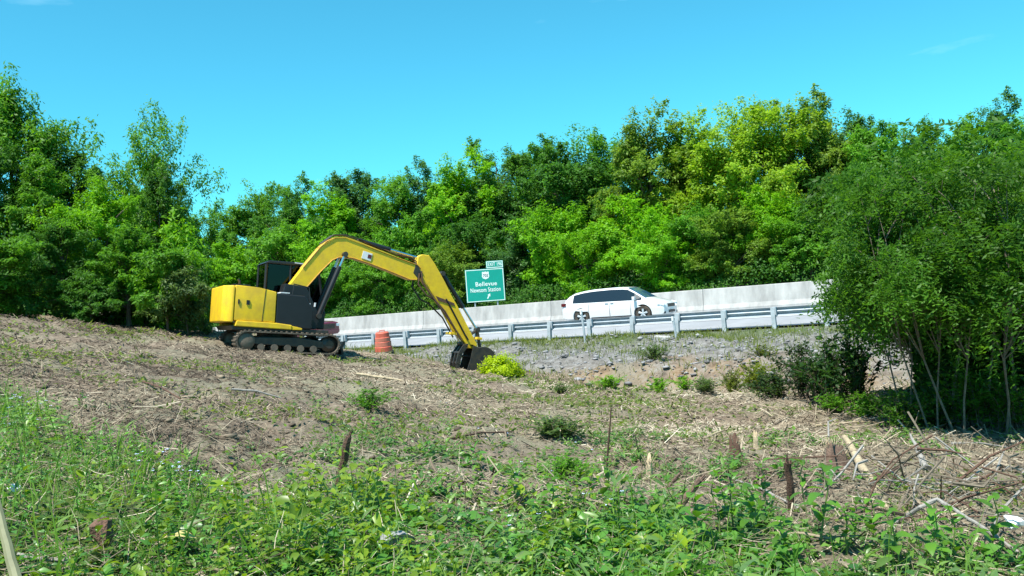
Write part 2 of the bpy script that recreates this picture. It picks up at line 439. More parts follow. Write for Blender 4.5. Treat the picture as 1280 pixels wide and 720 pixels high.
# ------------------------------------------------------------------ the highway
def strip(name, o0, o1, lift, material, s0=-260, s1=110, ds=5.0, parent=None, no=6):
    S = np.arange(s0, s1 + 0.1, ds); O = np.linspace(o0, o1, no)
    SS, OO = np.meshgrid(S, O, indexing='ij')
    x, y = road_xy(SS, OO); z = road_z(SS, OO) + lift
    n, m = x.shape; idx = np.arange(n * m).reshape(n, m)
    Q = np.stack([idx[:-1, :-1], idx[1:, :-1], idx[1:, 1:], idx[:-1, 1:]], -1).reshape(-1, 4)
    return link(name, np_mesh(name, np.stack([x, y, z], -1).reshape(-1, 3), Q), material, parent)
road = tag(strip('road', 0.25, 27.0, 0.0, M['road'], no=16), 'pale grey concrete highway behind the guardrail', 'road', kind='structure')
for nm, o0, o1, mm in (('edge_line', 2.9, 3.05, 'line_white'), ('edge_line', 10.4, 10.55, 'line_yellow'), ('edge_line', 14.0, 14.15, 'line_yellow'), ('edge_line', 21.4, 21.55, 'line_white')):
    strip(nm, o0, o1, 0.004, M[mm], parent=road, no=2)
for k in range(-18, 9):
    strip('lane_dash', 6.66, 6.80, 0.004, M['line_white'], k * 12.0, k * 12.0 + 3.0, 3.0, road, 2)

def profile_along(prof, s0, s1, ds=1.905):
    """closed polygon in (o,h) swept along the road"""
    n = len(prof); ns = max(2, int(round((s1 - s0) / ds)) + 1)
    V = []; F = []
    for s in np.linspace(s0, s1, ns):
        for o, h in prof:
            x, y = road_xy(s, o); V.append((x, y, float(road_z(s, 0)) + h))
    for i in range(ns - 1):
        for k in range(n):
            F.append((i * n + k, (i + 1) * n + k, (i + 1) * n + (k + 1) % n, i * n + (k + 1) % n))
    F.append(tuple(range(n))); F.append(tuple(range((ns - 1) * n, ns * n))[::-1])
    return V, F

# concrete median barrier, cast in 6 m lengths
bar = empty('concrete_barrier', 'long pale concrete median barrier behind the white car', 'barrier', (*road_xy(0, 11.7), float(road_z(0, 11.7))))
bo = 11.7; bz = 0.455
bprof = [(bo - 0.30, bz - 0.05), (bo - 0.30, bz + 0.08), (bo - 0.20, bz + 0.30), (bo - 0.095, bz + 1.12), (bo - 0.075, bz + 1.15), (bo + 0.075, bz + 1.15), (bo + 0.095, bz + 1.12), (bo + 0.20, bz + 0.30), (bo + 0.30, bz + 0.08), (bo + 0.30, bz - 0.05)]
Mi = bar.matrix_world.inverted() if False else Matrix.Translation(-Vector(bar.location))
SEG = 9.0
for k in range(-14, 8):
    V, F = profile_along(bprof, k * SEG + 0.012, (k + 1) * SEG - 0.012, 3.0)
    mb = MB().add([Mi @ Vector(v) for v in V], F)
    mb.build('barrier_segment', M['concrete'], bar)

# W-beam guardrail seen from behind: rail, and a post with a blockout every 1.9 m
gr = empty('guardrail', 'galvanised steel guardrail on posts along the near road edge', 'guardrail', (*road_xy(0, 0), float(road_z(0, 0))))
Gi = Matrix.Translation(-Vector(gr.location))
w0 = [(0.0, 0.740), (0.022, 0.722), (0.085, 0.662), (0.090, 0.640), (0.014, 0.612), (0.002, 0.590), (0.014, 0.562), (0.085, 0.500), (0.090, 0.474), (0.020, 0.436), (0.0, 0.422)]
wprof = [(o + 0.10, h) for o, h in w0] + [(o + 0.10 - 0.005, h - 0.001 * (1 if i < 5 else -1)) for i, (o, h) in reversed(list(enumerate(w0)))]
for k in range(-11, 5):
    V, F = profile_along(wprof, k * 7.62 + 0.003, (k + 1) * 7.62 - 0.003)
    MB().add([Gi @ Vector(v) for v in V], F).build('rail', M['galv'], gr)
S_POST = 0.62
mb = MB()
mb.box((0, -0.075, 0.16), (0.15, 0.012, 1.16)).box((0, 0.075, 0.16), (0.15, 0.012, 1.16)).box((0, 0, 0.16), (0.012, 0.138, 1.16))
post_me = mb.mesh('post')
block_me = MB().box((0, 0, 0), (0.15, 0.17, 0.36)).mesh('blockout', 0.008)
yaw_r = math.atan2(UU[1], UU[0])
for k in range(-43, 20):
    s = S_POST + k * 1.905
    x, y = road_xy(s, -0.15); z = float(road_z(s, 0))
    tilt = (random.uniform(-0.03, 0.03), random.uniform(-0.05, 0.05))
    p = link('post', post_me, M['galv_post'], gr)
    p.location = Gi @ Vector((x, y, z + 0.0)); p.rotation_euler = (tilt[0], tilt[1], yaw_r)
    x, y = road_xy(s, 0.018)
    q = link('blockout', block_me, M['galv_post'], gr)
    q.location = Gi @ Vector((x, y, z + 0.575)); q.rotation_euler = (0, tilt[1], yaw_r)

# two thin leaning delineators in front of the rail
for px, py, top, lab in ((732, 426, 386, 'thin pale leaning marker post below the rear wheel of the white car'), (846, 420, 389, 'thin pale leaning marker post just ahead of the white car')):
    d = 35.6 if px < 800 else 33.9
    b = pt(px, py, d); t = pt(px - 6, top, d)
    o = empty('delineator_post', lab, 'post', (b.x, b.y, gz(b.x, b.y)))
    v = t - b
    mb = MB().tube([(0, 0, -0.25), (v.x * 0.5, v.y * 0.5, v.z * 0.5), v], [0.045, 0.045, 0.042], 8)
    mb.build('stake', M['galv_post'], o, smooth=40)
    q = MB().tube([v + Vector((0, 0, -0.16)), v + Vector((0, 0, 0.005))], 0.049, 10); q.build('cap', M['paper'], o, smooth=40)

# ------------------------------------------------------------------ green guide sign beyond the barrier
sg = pt(608, 377, 73.6)
sx, sy = sg.x, sg.y
sign = empty('highway_sign', 'green highway exit sign with white lettering behind the concrete barrier', 'sign', (sx, sy, gz(sx, sy)), (0, 0, math.radians(10)))
SH = sg.z - gz(sx, sy)          # height of the lower edge above the ground
W, Hh = 3.24, 2.72
def sign_panel(name, x0, x1, z0, z1, parent):
    fr = MB().box(((x0 + x1) / 2, 0, (z0 + z1) / 2), (x1 - x0, 0.05, z1 - z0)).build(name, M['sign_green'], parent, bevel=0.012)
    b = 0.055; e = 0.03
    mb = MB()
    for (a0, a1, c0, c1) in ((x0 + e, x1 - e, z1 - e - b, z1 - e), (x0 + e, x1 - e, z0 + e, z0 + e + b), (x0 + e, x0 + e + b, z0 + e + b, z1 - e - b), (x1 - e - b, x1 - e, z0 + e + b, z1 - e - b)):
        mb.box(((a0 + a1) / 2, -0.0275, (c0 + c1) / 2), (a1 - a0, 0.006, c1 - c0))
    mb.build('border', M['sign_white'], fr)
    return fr
main = sign_panel('sign_panel', -W / 2, W / 2, SH, SH + Hh, sign)
tabp = sign_panel('exit_tab', 0.19, W / 2, SH + Hh + 0.02, SH + Hh + 0.63, sign)
def lettering(name, txt, size, x, z, parent, m, y=-0.034, sx=1.0):
    c = bpy.data.curves.new(name, 'FONT'); c.body = txt; c.size = size; c.align_x = 'CENTER'; c.align_y = 'CENTER'
    c.extrude = 0.004; c.offset = 0.012 * size; c.space_character = 1.08
    tmp = bpy.data.objects.new(name, c); col.objects.link(tmp); bpy.context.view_layer.update()
    me = bpy.data.meshes.new_from_object(tmp.evaluated_get(bpy.context.evaluated_depsgraph_get())); bpy.data.objects.remove(tmp); me.materials.clear()
    o = link(name, me, m)
    o.parent = parent; o.location = (x, y, z); o.rotation_euler = (math.radians(90), 0, 0); o.scale.x = sx
    return o
lettering('lettering', 'Bellevue', 0.50, 0.08, SH + 1.46, main, M['sign_white'])
lettering('lettering', 'Newsom Station', 0.50, 0.0, SH + 0.97, main, M['sign_white'], sx=0.70)
lettering('lettering', 'EXIT 196', 0.40, 0.92, SH + Hh + 0.325, tabp, M['sign_white'], sx=0.72)
sh = [(-0.29, 0.26), (-0.24, 0.31), (-0.12, 0.27), (0, 0.33), (0.12, 0.27), (0.24, 0.31), (0.29, 0.26), (0.27, 0.12), (0.31, -0.08), (0.22, -0.25), (0.08, -0.29), (0, -0.34), (-0.08, -0.29), (-0.22, -0.25), (-0.31, -0.08), (-0.27, 0.12)]
shield = MB().prism([(x + 0.08, z * 0.98 + SH + 2.18) for x, z in sh], -0.032, -0.026).build('route_shield', M['sign_white'], main)
lettering('route_number', '70S', 0.34, 0.08, SH + 2.15, main, M['sign_black'], y=-0.037, sx=0.85)
ar = [(-0.13, -0.19), (-0.04, -0.22), (0.09, 0.02), (0.16, -0.04), (0.16, 0.22), (-0.08, 0.10), (0.0, 0.06)]
MB().prism([(x + 0.2, z + SH + 0.44) for x, z in ar], -0.032, -0.026).build('arrow', M['sign_white'], main)
for x in (-0.95, 0.95):
    MB().box((x, 0.09, (SH + Hh) / 2 - 0.2), (0.10, 0.12, SH + Hh + 0.2)).build('post', M['galv_post'], sign)

# ------------------------------------------------------------------ cars
def far_xy(px, o):
    t = (px - 640) / PIX_F
    A = P0 + NN * o
    s = (t * A[1] - A[0]) / (UU[0] - t * UU[1])
    return A[0] + UU[0] * s, A[1] + UU[1] * s
def car(name, label, paint, st, win, scr, rear, wheels, R, W, loc, yaw, lights, half=0.97):
    """st: stations x -> (bottom z, mid z, belt z, top z, belt half-width, roof half-width). Faces of the loft that are glass become parts of their own."""
    root = empty(name, label, 'car', loc, (0, 0, yaw))
    xs = [a[0] for a in st]; V = []; rings = []
    for (x, zb, zm, zl, zt, wb, wr) in st:
        half_ring = [(0, zb), (wb * 0.88, zb), (wb * 0.965, zb + 0.06), (wb * 1.0, zm - 0.08), (wb * 1.005, zm), (wb * 0.985, zl - 0.05), (wb * 0.965, zl), (wr + 0.03, zt - 0.10), (wr - 0.04, zt - 0.035), (wr - 0.16, zt - 0.008), (0, zt)]
        ring = [(x, -a, b) for a, b in half_ring] + [(x, a, b) for a, b in half_ring[-2:0:-1]]
        rings.append(range(len(V), len(V) + len(ring))); V += ring
    n = len(rings[0]); faces = {}
    for i in range(len(st) - 1):
        for j in range(n):
            faces[(i, j)] = (rings[i][j], rings[i][(j + 1) % n], rings[i + 1][(j + 1) % n], rings[i + 1][j])
    glass = {}
    JR, JL = 6, n - 7            # side glass strip: belt to roof edge
    for key, (i0, i1) in win.items():
        for i in range(i0, i1): glass.setdefault(('side_window', key, -1), []).append((i, JR)); glass.setdefault(('side_window', key, 1), []).append((i, JL))
    for i in range(*scr):
        glass.setdefault(('windscreen', 0, 0), []).extend([(i, 8), (i, 9), (i, 10), (i, 11)])
    for i in range(*rear):
        glass.setdefault(('rear_window', 0, 0), []).extend([(i, 8), (i, 9), (i, 10), (i, 11)])
    used = set(k for v in glass.values() for k in v)
    mb = MB(); mb.v = list(V); mb.f = [f for k, f in faces.items() if k not in used] + [tuple(rings[0])[::-1], tuple(rings[-1])]
    body = mb.build('body', paint, root, smooth=32)
    # wheel arches cut out of the body
    cb = MB()
    for wx in wheels:
        cb.lathe([(0, -W), (R * 1.17, -W), (R * 1.17, W), (0, W)], (wx, 0, R), 'y', 28)
    cutter = cb.build('cutter', None); cutter.parent = root
    md = body.modifiers.new('arch', 'BOOLEAN'); md.object = cutter; md.operation = 'DIFFERENCE'; md.solver = 'EXACT'
    bpy.context.view_layer.update()
    me2 = bpy.data.meshes.new_from_object(body.evaluated_get(bpy.context.evaluated_depsgraph_get()))
    body.modifiers.clear()
    if len(me2.polygons) > 60: body.data = me2
    bpy.data.objects.remove(cutter)
    for (nm, key, sd), fl in glass.items():
        g = MB(); g.v = list(V); g.f = [faces[k] for k in fl]
        bm = bmesh.new(); me = bpy.data.meshes.new(nm); me.from_pydata(g.v, [], g.f); bm.from_mesh(me)
        bmesh.ops.delete(bm, geom=[v for v in bm.verts if not v.link_faces], context='VERTS'); bm.to_mesh(me); bm.free()
        link(nm, me, M['screen_glass'] if nm == 'windscreen' else M['glass'], root)
    MB().box(((wheels[0] + wheels[1]) / 2, 0, 0.30), (wheels[1] - wheels[0] + 1.2, W * 1.5, 0.18)).build('underbody', M['rubber'], root)
    for wx in wheels:
        MB().box((wx, 0, R + 0.12), (R * 2.2, W * 1.1, R * 1.2)).build('wheel_well', M['rubber'], root)
        for sd in (-1, 1):
            yo = sd * (W * half - 0.11)
            ty = MB().lathe([(R * 0.62, -0.10), (R * 0.93, -0.115), (R, -0.085), (R, 0.085), (R * 0.93, 0.115), (R * 0.62, 0.10)], (wx, yo, R), 'y', 28).build('tyre', M['rubber'], root, smooth=40)
            rb = MB().lathe([(R * 0.64, 0.10 * sd), (R * 0.60, 0.085 * sd), (R * 0.56, 0.03 * sd), (0, 0.03 * sd)], (wx, yo, R), 'y', 28)
            rm = rb.build('rim', M['dark_steel'], ty, smooth=40)
            sp = MB()
            for k in range(5):
                a = k * 2 * math.pi / 5 + 0.3
                for da in (-0.13, 0.13):
                    sp.tube([(wx, yo + sd * 0.085, R), (wx + math.cos(a + da) * R * 0.61, yo + sd * 0.085, R + math.sin(a + da) * R * 0.61)], [0.035, 0.028], 6)
            sp.lathe([(0.0, 0.10 * sd), (0.07, 0.10 * sd), (0.07, 0.04 * sd)], (wx, yo, R), 'y', 12)
            sp.build('rim', M['galv_post'], ty)
    lights(root)
    return root

WW = 1.0
# x, bottom, mid, belt, top, belt half-width, roof half-width
suv = [
    (-2.56, 0.42, 0.62, 0.86, 0.98, 0.80, 0.72), (-2.52, 0.34, 0.66, 0.98, 1.10, 0.90, 0.78), (-2.40, 0.27, 0.70, 1.04, 1.30, 0.96, 0.74),
    (-2.22, 0.24, 0.72, 1.06, 1.47, 0.985, 0.70), (-1.95, 0.24, 0.72, 1.06, 1.60, 0.995, 0.70), (-1.45, 0.24, 0.72, 1.05, 1.69, 1.0, 0.71),
    (-0.95, 0.24, 0.72, 1.045, 1.735, 1.0, 0.72), (-0.86, 0.24, 0.72, 1.045, 1.738, 1.0, 0.72), (-0.10, 0.24, 0.72, 1.04, 1.755, 1.0, 0.72), (0.02, 0.24, 0.72, 1.04, 1.755, 1.0, 0.72),
    (0.55, 0.24, 0.72, 1.03, 1.735, 1.0, 0.71), (0.80, 0.24, 0.72, 1.03, 1.70, 1.0, 0.70), (1.15, 0.24, 0.72, 1.02, 1.50, 1.0, 0.74), (1.50, 0.24, 0.72, 1.01, 1.27, 0.995, 0.80),
    (1.68, 0.24, 0.72, 1.0, 1.16, 0.99, 0.84), (1.85, 0.24, 0.71, 0.98, 1.09, 0.985, 0.86), (2.15, 0.24, 0.68, 0.93, 1.01, 0.965, 0.84), (2.38, 0.24, 0.64, 0.86, 0.93, 0.92, 0.78),
    (2.52, 0.26, 0.60, 0.78, 0.84, 0.84, 0.70), (2.58, 0.34, 0.56, 0.68, 0.74, 0.72, 0.60)]
def suv_extras(root):
    for sd in (-1, 1):
        lm = MB().box((2.37, sd * 0.80, 0.765), (0.34, 0.26, 0.15), (0, 0.25, sd * -0.45)); lm.build('headlight', M['lamp'], root, bevel=0.03)
        MB().box((-2.42, sd * 0.93, 0.98), (0.26, 0.10, 0.15), (0, 0, sd * 0.25)).build('tail_light', M['tail'], root, bevel=0.02)
        MB().box((2.44, sd * 0.70, 0.36), (0.20, 0.28, 0.10), (0, 0, sd * -0.35)).build('fog_light_vent', M['black'], root, bevel=0.015)
        mi = MB().box((1.22, sd * 1.12, 1.09), (0.13, 0.20, 0.15)).box((1.25, sd * 1.0, 1.03), (0.08, 0.12, 0.04)).build('wing_mirror', M['white'], root, bevel=0.03)
        MB().box((1.152, sd * 1.125, 1.09), (0.008, 0.15, 0.11)).build('mirror_glass', M['glass'], mi)
        for hx in (-0.02, -0.32 if sd > 9 else -0.30):
            MB().box((hx + 0.1, sd * 1.003, 0.93), (0.17, 0.03, 0.03)).build('door_handle', M['chrome'], root, bevel=0.008)
        for dx in (0.98, -0.06, -1.12):
            MB().box((dx, sd * 1.0, 0.66), (0.012, 0.022, 0.62)).build('door_seam', M['black'], root)
        MB().box((0.0, sd * 0.99, 0.30), (2.0, 0.04, 0.05)).build('sill_trim', M['black'], root)
    MB().box((2.545, 0, 0.67), (0.08, 0.94, 0.16)).build('grille', M['dark_steel'], root, bevel=0.02)
    MB().box((2.565, 0, 0.40), (0.08, 0.80, 0.12)).build('bumper_intake', M['black'], root, bevel=0.015)
    MB().box((2.595, 0, 0.53), (0.02, 0.34, 0.11)).build('number_plate', M['paper'], root)
cs, co = 0.9, 4.9
c0 = pt(765, 402, 41.0)
cs, co = road_so(c0.x, c0.y); cs = float(cs); co = 4.9
cx, cy = road_xy(cs, co)
car('white_minivan', 'white family car with dark windows driving along the highway', M['white'], [(x, zb, zm * 0.97, zl * 0.97, 0.62 * zt * 0.93 + 0.38 * zt * 0.955, wb, wr) for (x, zb, zm, zl, zt, wb, wr) in suv],
    {'rear': (4, 7), 'middle': (7, 9), 'front': (9, 13)}, (11, 14), (1, 4), (-1.52, 1.55), 0.365, WW, (cx, cy, float(road_z(cs, co)) + 0.004), math.atan2(UU[1], UU[0]), suv_extras)
truck = [
    (-2.45, 0.42, 0.75, 0.98, 1.08, 0.84, 0.72), (-2.40, 0.36, 0.80, 1.08, 1.40, 0.93, 0.72), (-2.25, 0.34, 0.80, 1.12, 1.70, 0.95, 0.72), (-1.3, 0.34, 0.80, 1.12, 1.80, 0.97, 0.73), (-1.2, 0.34, 0.80, 1.12, 1.80, 0.97, 0.73),
    (-0.30, 0.34, 0.80, 1.12, 1.81, 0.97, 0.73), (-0.2, 0.34, 0.80, 1.12, 1.81, 0.97, 0.73), (0.40, 0.34, 0.80, 1.12, 1.78, 0.97, 0.72), (0.62, 0.34, 0.80, 1.12, 1.70, 0.97, 0.72), (0.95, 0.34, 0.80, 1.11, 1.42, 0.97, 0.78), (1.22, 0.34, 0.80, 1.09, 1.19, 0.97, 0.84),
    (1.6, 0.34, 0.80, 1.07, 1.14, 0.965, 0.86), (2.2, 0.34, 0.78, 1.03, 1.10, 0.95, 0.84), (2.40, 0.34, 0.74, 0.99, 1.05, 0.92, 0.82), (2.46, 0.38, 0.70, 0.90, 0.98, 0.88, 0.78)]
def truck_extras(root):
    for sd in (-1, 1):
        MB().box((2.40, sd * 0.76, 0.86), (0.16, 0.28, 0.16), (0, 0, sd * -0.2)).build('headlight', M['lamp'], root, bevel=0.02)
        MB().box((-2.40, sd * 0.86, 1.0), (0.10, 0.14, 0.3)).build('tail_light', M['tail'], root, bevel=0.02)
        MB().box((0.75, sd * 1.06, 1.14), (0.12, 0.20, 0.16)).build('wing_mirror', M['maroon'], root, bevel=0.03)
    MB().box((2.455, 0, 0.80), (0.05, 1.05, 0.26)).build('grille', M['dark_steel'], root, bevel=0.02)
    MB().box((2.47, 0, 0.52), (0.10, 1.70, 0.18)).build('bumper', M['maroon'], root, bevel=0.03)
ts = float(road_so(*far_xy(413, 4.9))[0]) - 2.75; tx, ty_ = road_xy(ts, 4.9)
car('maroon_car', 'maroon car partly hidden behind the excavator on the highway', M['maroon'], truck,
    {'rear': (2, 3), 'middle': (4, 5), 'front': (6, 8)}, (8, 10), (1, 2), (-1.45, 1.5), 0.37, 0.97, (tx, ty_, float(road_z(ts, 4.9)) + 0.004), math.atan2(UU[1], UU[0]), truck_extras)

# ------------------------------------------------------------------ traffic drum, pale block by the rail
dp = pt(480, 441, 36.5)
dx, dy = dp.x, dp.y
dr = empty('traffic_drum', 'dented orange red traffic drum on a black base by the guardrail', 'drum', (dx, dy, dp.z), (math.radians(3), math.radians(-2), 0.3))
prof = [(0.30, 0.06), (0.365, 0.07), (0.36, 0.25), (0.335, 0.27), (0.335, 0.45), (0.315, 0.47), (0.315, 0.63), (0.29, 0.65), (0.28, 0.82), (0.24, 0.86), (0.10, 0.875), (0.0, 0.875)]
body = MB().lathe(prof, n=28).build('body', M['orange'], dr, smooth=30)
for z0, z1, r in ((0.29, 0.44, 0.339), (0.49, 0.62, 0.319)):
    MB().lathe([(r, z0), (r, z1)], n=28).build('faded_band', M['orange_pale'], body)
MB().lathe([(0.0, -0.3), (0.42, -0.3), (0.42, 0.045), (0.37, 0.075), (0.0, 0.075)], n=20).build('base', M['rubber'], dr, smooth=30)
MB().tube([(-0.12, 0, 0.86), (-0.10, 0, 0.93), (0.10, 0, 0.93), (0.12, 0, 0.86)], 0.02, 6).build('handle', M['orange'], dr)
bp_ = pt(829, 425, 33.5)
bl = tag(MB().box((0, 0, 0.02), (0.66, 0.42, 0.36)).build('concrete_block', M['concrete'], None, bevel=0.03), 'small cream coloured block lying below the guardrail', 'block')
bl.location = (bp_.x, bp_.y, gz(bp_.x, bp_.y) + 0.03); bl.rotation_euler = (0.06, 0.1, -0.35)

# ------------------------------------------------------------------ excavator (local x forward, y left, z up)
def see_through(name, tint, rough=0.05):
    m = bpy.data.materials.new(name); m.use_nodes = True
    t = m.node_tree; out = t.nodes['Material Output']; t.nodes.remove(t.nodes['Principled BSDF'])
    tr = t.nodes.new('ShaderNodeBsdfTransparent'); tr.inputs['Color'].default_value = (*tint, 1)
    gl = t.nodes.new('ShaderNodeBsdfGlossy'); gl.inputs['Roughness'].default_value = rough; gl.inputs['Color'].default_value = (0.8, 0.9, 0.95, 1)
    fr = t.nodes.new('ShaderNodeFresnel'); fr.inputs['IOR'].default_value = 1.35
    ms = t.nodes.new('ShaderNodeMixShader')
    t.links.new(fr.outputs['Fac'], ms.inputs['Fac']); t.links.new(tr.outputs['BSDF'], ms.inputs[1]); t.links.new(gl.outputs['BSDF'], ms.inputs[2])
    t.links.new(ms.outputs['Shader'], out.inputs['Surface'])
    return m
M['clear_glass'] = see_through('tinted_cab_glass', (0.10, 0.15, 0.17))
EC = pt(345, 441, 22.6)
ya, pi_ = math.radians(28), math.radians(7.5)
eh = Vector((math.cos(ya) * math.cos(pi_), math.sin(ya) * math.cos(pi_), -math.sin(pi_)))
el = Vector((-math.sin(ya), math.cos(ya), 0)); eu = eh.cross(el)
EM = Matrix(((eh.x, el.x, eu.x, EC.x), (eh.y, el.y, eu.y, EC.y), (eh.z, el.z, eu.z, EC.z), (0, 0, 0, 1)))
ex = empty('excavator', 'yellow tracked excavator with black cab digging on the slope', 'excavator', matrix=EM)

def stadium(x0, x1, zc, r, n=10):
    P = [(x1 + r * math.sin(a), zc + r * math.cos(a)) for a in np.linspace(0, math.pi, n)]
    P += [(x0 - r * math.sin(a), zc - r * math.cos(a)) for a in np.linspace(0, math.pi, n)]
    return P
for sd in (-1, 1):
    yc = sd * 0.93; hw = 0.225
    tr = empty('track', None, None); tr.parent = ex
    outer = stadium(-0.98, 1.06, 0.265, 0.25); inner = stadium(-0.98, 1.06, 0.265, 0.215)
    mb = MB(); n = len(outer)
    V = [(x, yc - hw, z) for x, z in outer] + [(x, yc + hw, z) for x, z in outer] + [(x, yc - hw, z) for x, z in inner] + [(x, yc + hw, z) for x, z in inner]
    F = []
    for i in range(n):
        j = (i + 1) % n
        F += [(i, j, n + j, n + i), (2 * n + i, 3 * n + i, 3 * n + j, 2 * n + j), (i, 2 * n + i, 2 * n + j, j), (n + i, n + j, 3 * n + j, 3 * n + i)]
    mb.add(V, F)
    # grouser bars, one per shoe
    per = []
    for i in range(n):
        a = Vector((outer[i][0], outer[i][1])); b = Vector((outer[(i + 1) % n][0], outer[(i + 1) % n][1]))
        L = (b - a).length
        for k in range(max(1, int(round(L / 0.13)))):
            c = a + (b - a) * ((k + 0.5) / max(1, int(round(L / 0.13))))
            ang = math.atan2(-(b - a).y, (b - a).x)
            mb.box((c.x, yc, c.y), (0.035, hw * 2, 0.05), (0, ang, 0))
    mb.build('track_belt', M['dusty_steel'] if sd < 0 else M['rubber'], tr)
    fb = MB(); fb.prism([(-0.85, 0.20), (0.95, 0.16), (0.95, 0.33), (0.3, 0.40), (-0.85, 0.36)], yc - 0.13, yc + 0.13)
    fb.build('track_frame', M['dark_steel'], tr, bevel=0.02)
    MB().lathe([(0.0, -0.20), (0.15, -0.20), (0.21, -0.16), (0.21, 0.16), (0.15, 0.20), (0.0, 0.20)], (-0.98, yc, 0.265), 'y', 22).build('drive_sprocket', M['dusty_steel'], tr, smooth=35)
    MB().lathe([(0.0, -0.17), (0.10, -0.17), (0.20, -0.10), (0.20, 0.10), (0.10, 0.17), (0.0, 0.17)], (1.06, yc, 0.265), 'y', 22).build('front_idler', M['dark_steel'], tr, smooth=35)
    for x in (-0.62, -0.3, 0.02, 0.34, 0.66):
        MB().lathe([(0.0, -0.18), (0.085, -0.18), (0.085, 0.18), (0.0, 0.18)], (x, yc, 0.135), 'y', 14).build('roller', M['dusty_steel'], tr, smooth=35)
    # clods of soil thrown up on the shoes
MB().box((0.05, 0, 0.30), (1.3, 1.5, 0.22)).lathe([(0, 0.30), (0.50, 0.30), (0.50, 0.56), (0, 0.56)], n=28).build('car_body', M['dark_steel'], ex, bevel=0.02)
# front blade, arms and plate, low between the tracks
bl2 = MB().prism([(1.45, 0.02), (1.50, 0.02), (1.47, 0.20), (1.53, 0.36), (1.46, 0.36), (1.40, 0.2)], -0.9, 1.1)
bl2.box((1.2, 0.35, 0.2), (0.55, 0.10, 0.12)).box((1.2, -0.35, 0.2), (0.55, 0.10, 0.12)).build('dozer_blade', M['black'], ex)
MB().prism([(-1.30, 0.52), (1.05, 0.52), (1.05, 0.62), (-1.36, 0.62)], -0.98, 0.98).build('deck', M['dark_steel'], ex, bevel=0.02)
# yellow house: counterweight behind, engine cover in front of it, skirt below
def plan_loft(outline, z0, z1f, name, material, bevel=0.035, zb=None):
    n = len(outline); V = [(x, y, z0 if zb is None else zb(x)) for x, y in outline] + [(x, y, z1f(x)) for x, y in outline]
    F = [tuple(range(n))[::-1], tuple(range(n, 2 * n))] + [(i, (i + 1) % n, (i + 1) % n + n, i + n) for i in range(n)]
    return MB().add(V, F).build(name, material, ex, bevel=bevel, smooth=35, seg=3)
arc = [(-1.30 - 0.20 * math.sin(a) - (0.05 if a > 1.5 else 0), -1.05 + 0.26 * (1 - math.cos(a))) for a in np.linspace(0, math.pi / 2, 7)]
cw = [(-1.30, -1.05)] + arc[1:] + [(x, -y) for x, y in reversed(arc[1:])] + [(-1.30, 1.05)]
top = lambda x: float(np.interp(x, [-1.85, -0.75, -0.28], [1.58, 1.60, 1.48]))
plan_loft(cw, 0.70, lambda x: top(x) - 0.01, 'counterweight', M['yellow'], 0.05)
plan_loft([(-1.29, -1.035), (-0.75, -1.04), (-0.31, -1.04), (-0.31, 0.02), (-0.75, 1.04), (-1.29, 1.035)], 0.745, top, 'engine_cover', M['yellow'], 0.03)
MB().prism([(-1.26, 0.61), (0.10, 0.585), (0.10, 0.70), (-0.28, 0.735), (-1.22, 0.745)], -1.075, -0.80).build('skirt', M['yellow'], ex, bevel=0.02)
MB().prism([(-1.26, 0.60), (0.10, 0.585), (0.10, 0.70), (-1.26, 0.745)], 0.80, 1.075).build('skirt', M['yellow'], ex, bevel=0.02)
MB().prism([(0.11, 0.585), (0.36, 0.59), (0.36, 0.635), (0.11, 0.68)], -1.06, -0.82).build('step', M['yellow'], ex, bevel=0.01)
for x0 in (-0.60,):
    MB().box((x0, -1.043, 1.15), (0.014, 0.008, 0.80), (0, 0.06, 0)).build('panel_seam', M['black'], ex)
for x0, z0, w in ((-1.20, 1.20, 0.035), (-0.98, 1.19, 0.075)):
    MB().box((x0, -1.045, z0), (w, 0.03, 0.11)).build('door_latch', M['black'], ex, bevel=0.006)
MB().box((-1.10, -0.55, 1.615), (0.4, 0.5, 0.035)).build('vent_grille', M['black'], ex, bevel=0.01)
MB().tube([(-0.95, 0.35, 1.58), (-0.95, 0.35, 1.78), (-0.99, 0.35, 1.83)], 0.035, 10).build('exhaust', M['dark_steel'], ex, smooth=40)
# black right front compartment and swing post
MB().prism([(-0.295, 0.62), (0.60, 0.62), (0.64, 1.10), (0.40, 1.44), (-0.295, 1.465)], -1.03, -0.52).build('tank_cover', M['black'], ex, bevel=0.03)
MB().prism([(-0.2, 1.475), (0.02, 1.475), (0.02, 1.50), (-0.2, 1.50)], -0.98, -0.62).build('tread_plate', M['paper'], ex)
MB().prism([(0.0, 0.64), (0.86, 0.64), (0.94, 0.95), (0.55, 1.70), (0.0, 1.75), (-0.1, 1.2)], -0.52, -0.08).build('boom_bracket', M['black'], ex, bevel=0.02)
for x0, z0 in ((0.52, 1.22), (0.66, 1.24)):
    MB().box((x0, -0.99, z0), (0.035, 0.03, 0.10), (0, 0.1, 0)).build('hose_clamp', M['paper'], ex)
MB().tube([(0.1, -0.95, 1.46), (0.12, -0.95, 1.72), (0.5, -0.95, 1.66), (0.56, -0.95, 1.2)], 0.018, 6).build('grab_rail', M['black'], ex)
